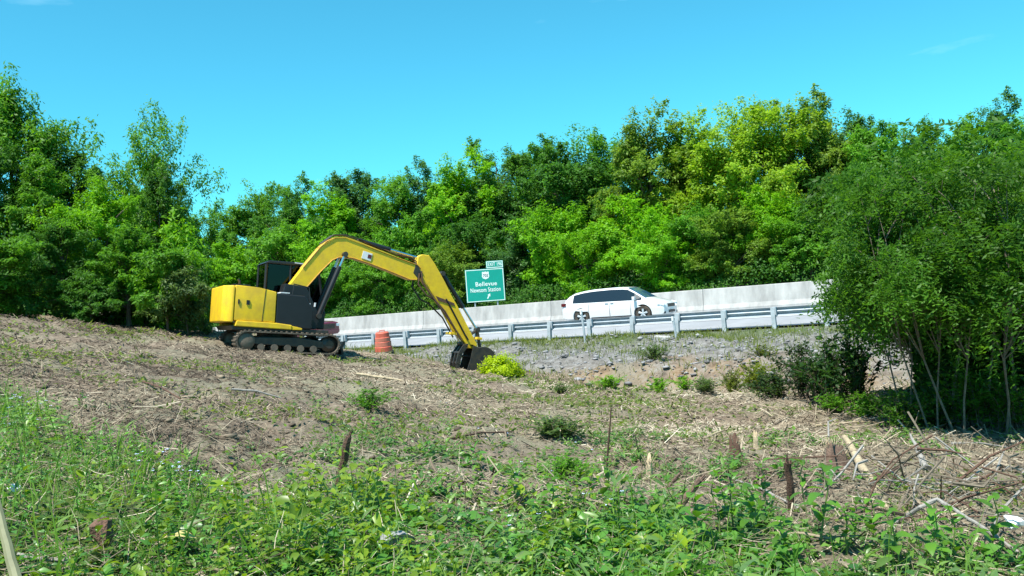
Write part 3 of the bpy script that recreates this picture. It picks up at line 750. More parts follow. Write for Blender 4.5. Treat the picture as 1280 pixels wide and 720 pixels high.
# cab
cab = empty('cab', None, None); cab.parent = ex
cx0, cx1, cy0, cy1, cz0, cz1 = -0.40, 1.22, 0.06, 1.02, 0.66, 2.30
MB().prism([(cx0, cz0), (cx1, cz0), (cx1 + 0.02, 1.12), (0.42, 1.40), (0.36, 1.12), (cx0, 1.12)], cy0, cy1).build('cab_shell', M['black'], cab, bevel=0.03)
MB().prism([(cx0 - 0.02, cz1 - 0.03), (cx0 + 0.1, cz1 + 0.05), (cx1 - 0.40, cz1 + 0.06), (cx1 - 0.16, cz1 - 0.03)], cy0 - 0.02, cy1 + 0.02).build('cab_roof', M['black'], cab, bevel=0.025)
for y in (cy0 + 0.03, cy1 - 0.03):
    for bx, tx2 in ((cx0 + 0.04, cx0 + 0.04), (0.30, 0.26), (cx1 - 0.03, cx1 - 0.24)):
        MB().tube([(bx, y, 1.10), (tx2, y, cz1 - 0.02)], 0.038, 6).build('pillar', M['black'], cab)
for y in (cy0 + 0.02, cy1 - 0.02):
    MB().prism([(cx0 + 0.09, 1.13), (0.25, 1.13), (0.22, cz1 - 0.04), (cx0 + 0.09, cz1 - 0.04)], y - 0.004, y + 0.004).build('side_pane', M['clear_glass'], cab)
    MB().prism([(0.35, 1.13), (cx1 - 0.08, 1.13), (cx1 - 0.28, cz1 - 0.04), (0.31, cz1 - 0.04)], y - 0.004, y + 0.004).build('side_pane', M['clear_glass'], cab)
MB().add([(cx1 - 0.02, cy0 + 0.06, 1.13), (cx1 - 0.02, cy1 - 0.06, 1.13), (cx1 - 0.23, cy1 - 0.06, cz1 - 0.05), (cx1 - 0.23, cy0 + 0.06, cz1 - 0.05)], [(0, 1, 2, 3)]).build('windscreen', M['clear_glass'], cab)
MB().add([(cx0 + 0.03, cy0 + 0.06, 1.13), (cx0 + 0.03, cy1 - 0.06, 1.13), (cx0 + 0.03, cy1 - 0.06, cz1 - 0.05), (cx0 + 0.03, cy0 + 0.06, cz1 - 0.05)], [(3, 2, 1, 0)]).build('rear_pane', M['clear_glass'], cab)
st = MB().box((0.28, 0.55, 1.08), (0.48, 0.46, 0.14)).box((0.06, 0.55, 1.42), (0.12, 0.44, 0.62), (0, -0.12, 0)).box((-0.01, 0.55, 1.80), (0.09, 0.26, 0.17)); st.build('seat', mat('seat_vinyl', (0.22, 0.17, 0.17), 0.7), cab, bevel=0.03)
MB().tube([(0.35, cy0 - 0.02, cz1 + 0.035), (0.95, cy0 - 0.02, cz1 + 0.0)], 0.022, 6).build('roof_rail', M['galv'], cab)
# boom, stick and cylinders
boom_out = [(0.02, 1.56), (0.45, 2.19), (0.85, 2.74), (1.02, 2.92), (1.24, 3.04), (1.50, 3.07), (1.75, 3.02), (2.17, 2.88), (3.0, 2.66), (3.56, 2.52), (3.66, 2.42), (3.66, 2.24), (3.56, 2.12), (3.36, 2.11), (2.70, 2.31), (2.19, 2.45), (1.75, 2.55), (1.55, 2.555), (1.36, 2.535), (1.20, 2.45), (0.92, 2.14), (0.48, 1.58), (0.40, 1.44), (0.24, 1.36), (0.08, 1.42)]
bm_ = MB().prism(boom_out, -0.44, -0.14).build('boom', M['yellow'], ex, bevel=0.012)
MB().prism([(0.85, 2.76), (1.24, 3.055), (1.5, 3.085), (1.75, 3.035), (3.0, 2.675), (3.0, 2.66), (1.5, 3.06), (1.24, 3.03)], -0.46, -0.12).build('flange', M['yellow'], bm_)
MB().box((2.12, -0.447, 2.64), (0.26, 0.012, 0.20), (0, 0.22, 0)).build('decal', M['paper'], bm_)
MB().box((2.19, -0.455, 2.63), (0.10, 0.008, 0.10), (0, 0.22, 0)).build('decal', M['red_decal'], bm_)
for y in (-0.40, -0.18):
    MB().tube([(0.9, y, 2.86), (1.2, y, 3.11), (1.5, y, 3.15), (1.8, y, 3.10), (2.6, y, 2.86)], 0.018, 6).build('hose', M['black'], bm_)
for edge_, y in ((boom_out[1:11], -0.445), (boom_out[12:22], -0.445), (boom_out[1:11], -0.135)):
    MB().tube([(x, y, z) for x, z in edge_], 0.016, 6).build('boom_edge', M['trim'], bm_, smooth=60)  # darker orange lines along the boom outline
for y, dz, r_ in ((-0.36, 0.07, 0.014), (-0.24, 0.06, 0.016)):
    MB().tube([(x, y, z + dz) for x, z in ((1.9, 2.97), (2.4, 2.85), (3.0, 2.70), (3.4, 2.66), (3.62, 2.50))], r_, 6).build('hose', M['wood_brown'], bm_, smooth=60)
def ram(a, b, f, r, y, name):
    a = Vector((a[0], y, a[1])); b = Vector((b[0], y, b[1])); m_ = a + (b - a) * f
    c = MB().tube([a, m_], r, 14).build(name, M['black'] if name != 'thumb_cylinder' else M['yellow'], ex, smooth=40)
    MB().tube([m_ - (b - a).normalized() * 0.03, b], r * 0.52, 12).build('piston_rod', M['chrome'], c, smooth=40)
    e = MB()
    for q in (a, b): e.tube([q + Vector((0, -0.09, 0)), q + Vector((0, 0.09, 0))], r * 1.05, 12)
    e.build('pin', M['dark_steel'], c, smooth=40)
ram((0.90, 0.98), (1.50, 2.62), 0.80, 0.065, -0.50, 'boom_cylinder')
ram((0.90, 0.98), (1.50, 2.62), 0.80, 0.065, -0.08, 'boom_cylinder')
ram((1.95, 3.04), (3.66, 2.73), 0.50, 0.060, -0.29, 'arm_cylinder')
stick_out = [(3.55, 2.46), (3.58, 2.76), (3.70, 2.83), (3.90, 2.82), (4.10, 2.58), (4.40, 2.14), (4.64, 1.74), (4.80, 1.52), (5.14, 0.98), (5.48, 0.44), (5.42, 0.33), (5.22, 0.33), (4.62, 1.06), (4.36, 1.42), (4.22, 1.56), (3.86, 2.00), (3.66, 2.22)]
sk = MB().prism(stick_out, -0.41, -0.17).build('stick', M['yellow'], ex, bevel=0.02)
MB().prism([(3.52, 2.60), (3.74, 2.22), (3.60, 2.14), (3.44, 2.30)], -0.45, -0.13).build('stick_pivot', M['dark_steel'], sk, bevel=0.02)
MB().prism([(4.15, 1.72), (4.70, 1.56), (4.74, 1.48), (4.22, 1.60)], -0.425, -0.155).build('band', M['wood_brown'], sk)
ram((4.36, 2.36), (5.50, 0.86), 0.60, 0.062, -0.29, 'bucket_cylinder')
ram((4.36, 1.46), (5.00, 0.46), 0.72, 0.055, -0.29, 'thumb_cylinder')
for y, pts in ((-0.46, [(3.62, 2.3), (3.60, 2.0), (3.85, 1.72), (4.10, 1.60), (4.42, 1.32), (4.80, 0.78), (4.95, 0.55)]), (-0.13, [(3.6, 2.3), (3.55, 1.95), (3.8, 1.62), (4.06, 1.52), (4.5, 1.15), (4.85, 0.62)]), (-0.50, [(3.66, 2.36), (3.70, 2.06), (3.98, 1.72), (4.30, 1.36), (4.62, 0.98)]), (-0.44, [(4.45, 1.66), (4.70, 1.28), (5.06, 0.72), (5.18, 0.56)])):
    MB().tube([(x, y, z) for x, z in pts], 0.022, 7).build('hose', M['wood_brown'] if y < -0.45 else M['black'], sk, smooth=60)
for x, z, w in ((4.62, 0.72, 0.2), (5.42, 0.62, 0.16)):
    MB().box((x + 0.1, -0.29, z), (w, 0.34, 0.07), (0, 0.05, 0)).build('bracket', M['yellow'], sk, bevel=0.01)
MB().tube([(5.50, -0.29, 0.86), (5.62, -0.29, 0.36)], 0.05, 8).tube([(5.50, -0.29, 0.86), (5.22, -0.29, 0.66)], 0.045, 8).build('bucket_link', M['dark_steel'], ex, smooth=40)
bk = empty('bucket', None, None); bk.parent = ex
cc = (5.62, 0.06)
arcp = [(cc[0] + 0.36 * math.cos(a), cc[1] + 0.33 * math.sin(a)) for a in np.linspace(math.radians(118), math.radians(-95), 14)]
side = [(5.28, 0.42)] + arcp + [(5.16, -0.36), (5.10, -0.33), (5.20, 0.0)]
for y in (-0.58, -0.02):
    MB().prism(side, y - 0.015, y + 0.015).build('side_plate', M['dark_steel'], bk)
shell = [(5.26, 0.44)] + arcp + [(5.12, -0.37)]
inn = [(x + (cc[0] - x) * 0.06, z + (cc[1] - z) * 0.06) for x, z in shell]
V = []; F = []
for P in (shell, inn):
    for y in (-0.565, -0.035): V += [(x, y, z) for x, z in P]
k = len(shell)
for i in range(k - 1):
    F += [(i, i + 1, k + i + 1, k + i), (2 * k + i, 3 * k + i, 3 * k + i + 1, 2 * k + i + 1)]
F += [(0, k, 3 * k, 2 * k), (k - 1, 3 * k - 1, 4 * k - 1, 2 * k - 1)]
MB().add(V, F).build('bucket_shell', M['dark_steel'], bk, smooth=40)
for y in (-0.54, -0.42, -0.30, -0.18, -0.06):
    MB().prism([(5.22, -0.385), (5.22, -0.335), (4.98, -0.42)], y - 0.03, y + 0.03).build('tooth', M['dark_steel'], bk)
th = empty('thumb', None, None); th.parent = ex
for y in (-0.50, -0.30, -0.10):
    MB().prism([(5.16, 0.46), (5.02, 0.44), (4.86, 0.20), (4.80, -0.10), (4.86, -0.40), (4.92, -0.42), (4.92, -0.10), (4.97, 0.16), (5.08, 0.30)], y - 0.025, y + 0.025).build('tine', M['dark_steel'], th)
for x, z in ((4.90, 0.20), (4.87, -0.08), (5.09, 0.42)):
    MB().tube([(x, -0.54, z), (x, -0.06, z)], 0.035, 8).build('cross_bar', M['dark_steel'], th)
MB().tube([(4.93, -0.29, 0.12), (5.40, -0.29, 0.10)], 0.03, 8).build('thumb_link', M['dark_steel'], th)

# ------------------------------------------------------------------ foliage builders (numpy)
def unit(a):
    return a / np.maximum(np.linalg.norm(a, axis=-1, keepdims=True), 1e-9)
def diamonds(pos, axis, nrm, L, Wd, tone):
    """one pointed quad leaf per point"""
    axis = unit(axis); side = unit(np.cross(nrm, axis)); n = len(pos)
    L = np.broadcast_to(np.asarray(L, float), (n,))[:, None]; Wd = np.broadcast_to(np.asarray(Wd, float), (n,))[:, None]
    up = unit(np.cross(axis, side))
    V = np.stack([pos, pos + axis * L * 0.45 + side * Wd * 0.5 - up * Wd * 0.12, pos + axis * L, pos + axis * L * 0.45 - side * Wd * 0.5 - up * Wd * 0.12], 1)
    Q = np.arange(4 * n).reshape(n, 4)
    return V.reshape(-1, 3), Q, np.repeat(tone, 4)
def merge(parts):
    Vs = []; Qs = []; Ts = []; b = 0
    for V, Q, T in parts:
        Vs.append(V); Qs.append(Q + b); Ts.append(T); b += len(V)
    return np.concatenate(Vs), np.concatenate(Qs), np.concatenate(Ts)

def crown_points(rng, H, R, base, lobes, sub, per, shape=0.0):
    """leaf points: lobes > clumps > leaves, each clump leafy on its outer side. returns pos, outward, tone, clump centres"""
    centre = np.array([0, 0, base + (H - base) * 0.5]); half = (H - base) * 0.5
    L = []
    for k in range(lobes):
        d = unit(rng.normal(size=3)); rr = rng.uniform(0.30, 0.92)
        zz = d[2] * rr
        w = 1.0 - shape * max(zz, -0.5)
        L.append((centre + np.array([d[0] * R * rr * w, d[1] * R * rr * w, zz * half]), R * rng.uniform(0.24, 0.46)))
    L.append((centre + np.array([0, 0, half * 0.62]), R * 0.42))
    P = []; O = []; T = []; C = []
    for (c, r) in L:
        lt = rng.uniform(-0.12, 0.12)
        for j in range(sub):
            d = unit(rng.normal(size=3) + np.array([0, 0, 0.35])); cc = c + d * r * rng.uniform(0.55, 1.0) * np.array([1, 1, 0.85]); cr = r * rng.uniform(0.28, 0.58)
            C.append(cc)
            m = int(per * rng.uniform(0.6, 1.4))
            dr = unit(unit(cc - centre) + 0.55 * rng.normal(size=3) + np.array([0, 0, 0.35]))
            uu = rng.uniform(-0.7, 1.25, (m, 1)); g = rng.normal(0, 0.40, (m, 3)) * (1.05 - 0.5 * np.abs(uu))
            off = dr * uu * 1.25 + g * np.array([1, 1, 0.8])
            P.append(cc + off * cr); O.append(unit(g + 0.5 * unit(cc - centre) + np.array([0, 0, 0.3])))
            T.append(np.clip(0.5 + lt + rng.uniform(-0.14, 0.14) + rng.normal(0, 0.14, m), 0, 1))
    return np.concatenate(P), np.concatenate(O), np.concatenate(T), np.array(C)

def crown_mesh(name, seed, H, R, base, lobes, sub, per, L, Wd, shape=0.0, droop=0.3):
    rng = np.random.default_rng(seed)
    P, O, T, C = crown_points(rng, H, R, base, lobes, sub, per, shape)
    n = len(P)
    nrm = unit(O * 0.7 + np.array([0, 0, 0.55]) + rng.normal(0, 0.5, (n, 3)))
    ax = unit(np.cross(nrm, rng.normal(size=(n, 3)))) + np.array([0, 0, -droop])
    V, Q, t = diamonds(P, ax, nrm, L * rng.uniform(0.6, 1.35, n), Wd * rng.uniform(0.6, 1.3, n), T)
    return np_mesh(name, V, Q, t), C

def trunk_mesh(name, seed, H, r0, base, C, nb=14, lean=0.04, nsub=7):
    rng = np.random.default_rng(seed + 900)
    mb = MB()
    k = 8; pts = []; x = y = 0.0
    for i in range(k):
        pts.append((x, y, -0.3 + (H * 0.86 + 0.3) * i / (k - 1))); x += rng.normal(0, lean * H / k); y += rng.normal(0, lean * H / k)
    mb.tube(pts, [r0 * (1.25 if i == 0 else 1 - 0.86 * i / (k - 1)) for i in range(k)], nsub)
    idx = rng.choice(len(C), min(nb, len(C)), replace=False)
    for i in idx:
        c = C[i]; h = max(base * 0.55, min(c[2] * rng.uniform(0.5, 0.8), H * 0.72))
        f = (h + 0.3) / (H * 0.86 + 0.3) * (k - 1); a = int(min(f, k - 2)); w = f - a
        p0 = Vector(pts[a]).lerp(Vector(pts[a + 1]), w); p1 = Vector(c)
        mid = p0.lerp(p1, 0.5) + Vector((rng.normal(0, 0.03) * H, rng.normal(0, 0.03) * H, 0.04 * H))
        rr = r0 * rng.uniform(0.22, 0.40)
        mb.tube([p0, p0.lerp(mid, 0.6), mid, p1], [rr, rr * 0.8, rr * 0.6, rr * 0.15], 5, cap=False)
    return mb.mesh(name, smooth=50)

def plant_tree(name, label, variant, loc, scale, rotz, tint, group=None, cat='tree', barkm=None, sz=None, lean=(0, 0)):
    cm, tm = variant
    o = empty(name, label, cat, loc, (lean[0], lean[1], rotz), group)
    o.scale = (scale, scale, sz if sz else scale)
    t = link('trunk', tm, barkm or M['bark'], o)
    c = link('crown', cm, M['leaf'], o); c.color = (*tint, 1)
    return o

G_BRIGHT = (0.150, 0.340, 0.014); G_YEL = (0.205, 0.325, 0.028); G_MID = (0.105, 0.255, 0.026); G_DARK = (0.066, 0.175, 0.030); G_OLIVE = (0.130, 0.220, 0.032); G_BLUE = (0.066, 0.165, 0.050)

# unit-ish far tree variants (about 15 m tall)
FAR = []
for i in range(5):
    H = 15.0; R = [4.2, 3.6, 4.6, 3.9, 4.4, 3.4, 4.0][i]; base = [2.2, 3.0, 2.0, 2.6, 1.5, 2.8, 1.8][i]
    cm, C = crown_mesh('crown', 100 + i, H, R, base, 34, 9, 128, 0.26, 0.14, shape=[0.2, 0.35, 0.1, 0.3, 0.15, 0.4, 0.25][i])
    FAR.append((cm, trunk_mesh('trunk', 100 + i, H, 0.26, base, C, 18)))
EDGE = []                       # low bushy trees along the wood's edge, about 8 m
for i in range(4):
    H = 8.0; R = [3.2, 2.8, 3.5, 3.0, 2.6][i]
    cm, C = crown_mesh('crown', 200 + i, H, R, 0.3, 24, 9, 150, 0.20, 0.11, shape=0.25)
    EDGE.append((cm, trunk_mesh('trunk', 200 + i, H, 0.15, 0.6, C, 12)))
M['leaf'].name = 'leaf'


far_list = [
    # px, offset, top pixel y, variant, tint, label
    (262, 46, 250, 0, G_MID, 'rounded mid green tree on the skyline just above the excavator engine cover'),
    (318, 50, 222, 2, G_MID, 'broad rounded dark tree standing on the skyline above the excavator cab'),
    (362, 47, 222, 5, G_DARK, 'slim dark tree on the skyline beside the rounded one above the cab'),
    (408, 42, 232, 1, G_BRIGHT, 'leafy bright tree behind the bend of the yellow boom'),
    (440, 48, 203, 3, G_BLUE, 'blue green tree with pointed top rising above the excavator boom'),
    (492, 44, 212, 4, G_MID, 'mid green tree on the skyline over the middle of the boom'),
    (532, 47, 202, 5, G_BLUE, 'narrow blue green tree on the skyline above the end of the boom'),
    (574, 41, 190, 6, G_BRIGHT, 'fresh green tree on the skyline to the left of the sign'),
    (616, 46, 172, 0, G_DARK, 'dark green tree directly above the green road sign'),
    (662, 48, 176, 3, G_DARK, 'dark tree with broken top just past the green road sign'),
    (706, 43, 158, 2, G_DARK, 'tall very dark tree behind the rear of the white car'),
    (752, 47, 158, 4, G_MID, 'dense green tree between the very dark one and the feathery pale one'),
    (806, 41, 134, 1, G_OLIVE, 'tall pale olive tree with feathery top above the white car'),
    (862, 45, 142, 6, G_YEL, 'yellow green tree on the skyline ahead of the white car'),
    (912, 40, 128, 2, G_YEL, 'broad bright yellow green tree above the open stretch of barrier'),
    (962, 43, 112, 4, G_YEL, 'tallest yellow green tree on the whole skyline'),
    (1012, 46, 118, 0, G_OLIVE, 'olive green tree on the skyline next to the tallest yellow one'),
    (1040, 50, 124, 5, G_BLUE, 'small bluish treetop peeping out behind the yellow green trees'),
    (1096, 44, 142, 3, G_MID, 'green treetop showing above the dark thicket of saplings'),
    (1150, 47, 152, 6, G_DARK, 'dark treetop half hidden behind the thicket of saplings'),
    (1200, 43, 150, 1, G_MID, 'green tree behind the middle of the sapling thicket'),
    (1244, 48, 120, 5, G_BLUE, 'thin bluish tree with airy top high above the sapling thicket'),
    (1292, 44, 135, 2, G_MID, 'green tree cut by the right edge of the picture'),
]
rr = random.Random(3)
def shade(t):
    k = rr.uniform(0.95, 1.15); return (t[0] * k * rr.uniform(0.95, 1.05), t[1] * k, t[2] * k)
for px, o, ty, v, tint, lab in far_list:
    x, y = far_xy(px + (375 - ty) * 0.0734, o)
    z = gz(x, y)
    hor = 375 - (px - 640) * 0.0734
    h = CAM_Z + (hor - ty) * y / PIX_F - z
    sc = h / 15.2
    plant_tree('woodland_tree', lab, FAR[v % 5], (x, y, z), sc * rr.uniform(0.92, 1.12), rr.uniform(0, 6.28), shade(tint), 'trees of the wood beyond the highway', sz=sc)
edge_list = [
    (236, 38, 318, 0, G_BRIGHT, 'light green bushy tree showing over the left shrubs behind the excavator'),
    (290, 35, 300, 1, G_BRIGHT, 'bright bushy tree just behind the excavator engine cover'),
    (340, 38, 275, 2, G_MID, 'bushy tree rising behind the excavator cab'),
    (392, 34, 300, 3, G_BRIGHT, 'bushy bright green tree under the bend of the boom'),
    (432, 36, 290, 4, G_MID, 'bushy tree right behind the apex of the boom'),
    (472, 33, 305, 0, G_MID, 'low leafy tree under the middle of the yellow boom'),
    (516, 36, 262, 1, G_MID, 'bushy tree behind the joint of boom and stick'),
    (556, 33, 300, 2, G_OLIVE, 'olive bushy tree behind the excavator stick'),
    (586, 37, 272, 4, G_DARK, 'dark bushy tree directly behind the left half of the sign'),
    (650, 37, 270, 3, G_BLUE, 'grey green bushy tree touching the right edge of the sign'),
    (690, 37, 250, 2, G_BRIGHT, 'bushy green tree over the tail of the white car'),
    (728, 33, 288, 0, G_BRIGHT, 'low bright bushy tree above the roof of the white car'),
    (776, 36, 238, 1, G_BRIGHT, 'lit bushy tree above the windscreen of the white car'),
    (822, 33, 268, 4, G_BRIGHT, 'bright low tree over the nose of the white car'),
    (866, 35, 252, 2, G_MID, 'bushy tree by the barrier just ahead of the white car'),
    (912, 33, 262, 3, G_OLIVE, 'olive bushy tree overhanging the middle of the open barrier'),
    (958, 36, 240, 0, G_BRIGHT, 'bushy bright tree over the right stretch of the barrier'),
    (1006, 33, 255, 1, G_MID, 'bushy tree by the barrier next to the sapling thicket'),
    (1052, 36, 235, 2, G_MID, 'bushy tree behind the left edge of the sapling thicket'),
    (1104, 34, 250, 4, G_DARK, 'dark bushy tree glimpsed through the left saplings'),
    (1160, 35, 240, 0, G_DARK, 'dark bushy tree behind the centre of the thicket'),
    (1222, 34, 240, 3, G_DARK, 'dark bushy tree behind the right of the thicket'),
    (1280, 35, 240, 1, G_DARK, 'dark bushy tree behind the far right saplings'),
]
for px, o, ty, v, tint, lab in edge_list:
    x, y = far_xy(px + (375 - ty) * 0.0734, o)
    z = gz(x, y); hor = 375 - (px - 640) * 0.0734
    h = CAM_Z + (hor - ty) * y / PIX_F - z
    sc = h / 8.2
    plant_tree('edge_tree', lab, EDGE[v % 4], (x, y, z), max(0.9, sc) * rr.uniform(1.0, 1.2), rr.uniform(0, 6.28), shade(tint), 'bushy trees along the edge of the wood', sz=sc)

# undergrowth between the trunks: leaves nobody could count
def mass(n, seed, fn, L, Wd, tint, name, label, cat, m='leaf'):
    rng = np.random.default_rng(seed)
    P, T = fn(rng, n)
    k = len(P)
    nrm = unit(rng.normal(0, 0.6, (k, 3)) + np.array([-0.2, -0.5, 0.7])); ax = unit(np.cross(nrm, rng.normal(size=(k, 3))))
    V, Q, t = diamonds(P, ax, nrm, L * rng.uniform(0.6, 1.4, k), Wd * rng.uniform(0.6, 1.4, k), T)
    o = link(name, np_mesh(name, V, Q, t), M[m]); o.color = (*tint, 1)
    return tag(o, label, cat, kind='stuff')
def under(rng, n):
    s = rng.uniform(-95, 30, n); o = 30.8 + rng.gamma(2.0, 1.6, n)
    hh = (0.6 + 2.2 * (vnoise(s / 2.2, o / 2.2, 8) + 0.5)) * rng.uniform(0, 1, n) ** 0.7
    x, y = road_xy(s, o); z = ground_z(x, y, False) + hh
    return np.stack([x, y, z], -1), np.clip(0.45 + 0.5 * vnoise(s / 1.5, o, 4) + rng.normal(0, 0.12, n), 0, 1)
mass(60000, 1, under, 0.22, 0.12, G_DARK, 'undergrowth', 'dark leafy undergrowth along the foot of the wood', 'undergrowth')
def deep(rng, n):
    s = rng.uniform(-130, 40, n); o = rng.uniform(44, 60, n)
    x, y = road_xy(s, o); z = ground_z(x, y, False) + rng.uniform(0, 9.5, n) * (0.8 + 0.5 * vnoise(s / 6, o / 6, 3))
    return np.stack([x, y, z], -1), np.clip(rng.normal(0.4, 0.15, n), 0, 1)
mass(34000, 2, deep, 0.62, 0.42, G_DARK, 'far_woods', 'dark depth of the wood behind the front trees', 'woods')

# ------------------------------------------------------------------ trees on the left slope (about 25 m off, feathery)
NEAR = []
for i in range(4):
    H = 7.5; R = [2.3, 2.0, 2.5, 1.7][i]; base = [0.4, 0.15, 0.6, 0.1][i]
    cm, C = crown_mesh('crown', 300 + i, H, R, base, 24, 9, 150, 0.16, 0.060, shape=[0.25, 0.4, 0.1, 0.4][i], droop=0.55)
    NEAR.append((cm, trunk_mesh('trunk', 300 + i, H, 0.13, base, C, 20)))
left_list = [
    # px, base py, depth, top py, variant, tint, widen, label
    (-56, 390, 25.0, 110, 0, G_DARK, 0.9, 'tall dark tree cut by the left edge of the picture'),
    (2, 388, 27.5, 72, 0, G_MID, 0.9, 'tallest feathery tree at the far left, reaching above the others'),
    (42, 392, 25.5, 185, 3, G_MID, 1.1, 'mid green tree at the far left with drooping sprays'),
    (82, 398, 28.0, 176, 1, G_DARK, 1.25, 'dark tree between the far left tree and the tall domed one'),
    (118, 402, 25.0, 214, 0, G_BRIGHT, 1.05, 'light green tree with fine leaves in front of the domed tree'),
    (176, 405, 28.5, 143, 2, G_MID, 0.82, 'tall domed tree standing up against the sky left of the excavator'),
    (196, 408, 27.0, 205, 1, G_DARK, 0.85, 'tree tinted dark for the shaded side of the tall domed tree'),  # dark tint carries the domed tree's side away from the sun
    (72, 400, 23.8, 268, 1, G_DARK, 1.4, 'dark low tree above the bare slope at the left'),
    (152, 412, 23.6, 276, 3, G_MID, 1.4, 'bushy low tree in front of the dark hollow at the left'),
]
for px, by, d, ty, v, tint, wd, lab in left_list:
    p = pt(px, by, d); z = gz(p.x, p.y)
    hor = 375 - (px - 640) * 0.0734
    h = CAM_Z + (hor - ty) * d / PIX_F - z
    sc = h / 7.5
    tp = px + (by - ty) * 0.0734
    p = pt(tp, by, d)
    plant_tree('slope_tree', lab, NEAR[v], (p.x, p.y, gz(p.x, p.y)), sc * wd, rr.uniform(0, 6.28), tint, 'trees on the slope at the left', sz=sc)
# shrubs at the foot of those trees
SHRUB = []
for i in range(3):
    H = 2.6; R = [1.3, 1.1, 1.4][i]
    cm, C = crown_mesh('crown', 400 + i, H, R, 0.05, 13, 8, 110, 0.15, 0.045, shape=0.3, droop=0.5)
    SHRUB.append((cm, trunk_mesh('trunk', 400 + i, H, 0.05, 0.1, C, 16, nsub=5)))
G_PALE = (0.10, 0.165, 0.060)
shrub_list = [
    (232, 424, 23.2, 340, 0, G_PALE, 1.1, 'pale green willowy shrub touching the back of the excavator'),
    (205, 416, 23.0, 310, 1, G_MID, 1.0, 'upright shrub beside the willowy pale one'),
    (178, 414, 24.5, 305, 2, G_BRIGHT, 1.2, 'bright shrub between the domed tree and the excavator'),
    (250, 408, 26.5, 322, 1, G_BRIGHT, 1.2, 'bright leafy shrub peeping over the excavator counterweight'),
    (212, 400, 27.5, 270, 2, G_BRIGHT, 1.2, 'tall light shrub to the right of the domed tree'),
    (110, 405, 23.0, 345, 0, G_DARK, 1.3, 'dark shrub in the shade of the left trees'),
    (30, 396, 22.8, 335, 2, G_DARK, 1.4, 'dark shrub at the foot of the far left trees'),
    (-14, 392, 22.0, 300, 1, G_MID, 1.4, 'shrub with hanging sprays at the left edge of the picture'),
]
for px, by, d, ty, v, tint, wd, lab in shrub_list:
    p = pt(px + (by - ty) * 0.05, by, d); z = gz(p.x, p.y)
    hor = 375 - (px - 640) * 0.0734
    h = CAM_Z + (hor - ty) * d / PIX_F - z
    sc = h / 2.6
    plant_tree('shrub', lab, SHRUB[v], (p.x, p.y, z), sc * wd * (0.75 if sc > 1.2 else 1), rr.uniform(0, 6.28), tint, 'shrubs under the left trees', cat='shrub', sz=sc)

# ------------------------------------------------------------------ sapling thicket on the right (pinnate sprays, 11 to 15 m off)
JIT = np.random.default_rng(3)
def fronds(pos, axis, nrm, L, pairs, lw, tone, droop=0.35):
    n = len(pos); axis = unit(axis); side = unit(np.cross(nrm, axis)); up = unit(np.cross(axis, side))
    parts = []
    for k in range(pairs):
        t = (k + 1) / pairs
        c = pos + axis * (L[:, None] * t) - np.array([0, 0, 1.0]) * (L[:, None] * droop * t * t)
        for sg_ in (-1, 1):
            d = unit(side * sg_ + axis * 0.35 - up * 0.25)
            ll = L * 0.27 * (1.0 - 0.45 * abs(t - 0.45))
            parts.append(diamonds(c, d + JIT.normal(0, 0.35, c.shape), up + 0.25 * side * sg_ + JIT.normal(0, 0.3, c.shape), ll * JIT.uniform(0.7, 1.3, n), ll * lw, tone))
    return merge(parts)
def sapling_variant(seed, H, R, base, nf, L0=0.30):
    rng = np.random.default_rng(seed)
    P, O, T, C = crown_points(rng, H, R, base, 13, 7, nf / (14 * 7), 0.1)
    n = len(P)
    ax = unit(O * np.array([1, 1, 0.4]) + rng.normal(0, 0.7, (n, 3)) + np.array([0, 0, -0.15]))
    nrm = unit(np.array([0, 0, 1.0]) + rng.normal(0, 0.6, (n, 3)))
    V, Q, t = fronds(P, ax, nrm, L0 * rng.uniform(0.6, 1.35, n), 6, 0.40, T, 0.55)
    mb = MB()
    # two or three thin stems from one root, plus twigs into the crown
    for k in range(1 + (seed % 2)):
        a = rng.uniform(0, 6.28); sp = rng.uniform(0.03, 0.26)
        x, y = 0.05 * math.cos(a), 0.05 * math.sin(a); pts = []
        for i in range(7):
            f = i / 6; pts.append((x + math.cos(a) * sp * f * H * 0.9 + rng.normal(0, 0.03), y + math.sin(a) * sp * f * H * 0.9 + rng.normal(0, 0.03), -0.15 + f * H * 0.92))
        r0_ = rng.uniform(0.012, 0.026)
        mb.tube(pts, [r0_ * (1 - 0.8 * i / 6) for i in range(7)], 7)
        for j in rng.choice(len(C), 12, replace=False):
            c = Vector(C[j]); i = int(np.clip((c.z * 0.85) / (H * 0.92) * 6, 2, 5)); p0 = Vector(pts[i])
            if (c - p0).length < R * 1.3: mb.tube([p0, p0.lerp(c, 0.5) + Vector((0, 0, 0.10)), c], [0.010, 0.007, 0.003], 4, cap=False)
    return np_mesh('crown', V, Q, t), mb.mesh('trunk', smooth=60)
SAP = [sapling_variant(500 + i, 4.0, [1.5, 1.25, 1.5, 1.35][i], [1.05, 1.3, 0.2, 0.2][i], [1700, 1600, 2600, 2400][i], [0.31, 0.28, 0.31, 0.30][i]) for i in range(4)]
G_SAP = (0.072, 0.180, 0.024); G_SAP2 = (0.056, 0.140, 0.020); G_SAP_SHADE = (0.030, 0.085, 0.016)  # third green has the thicket's inner shade put into its colour
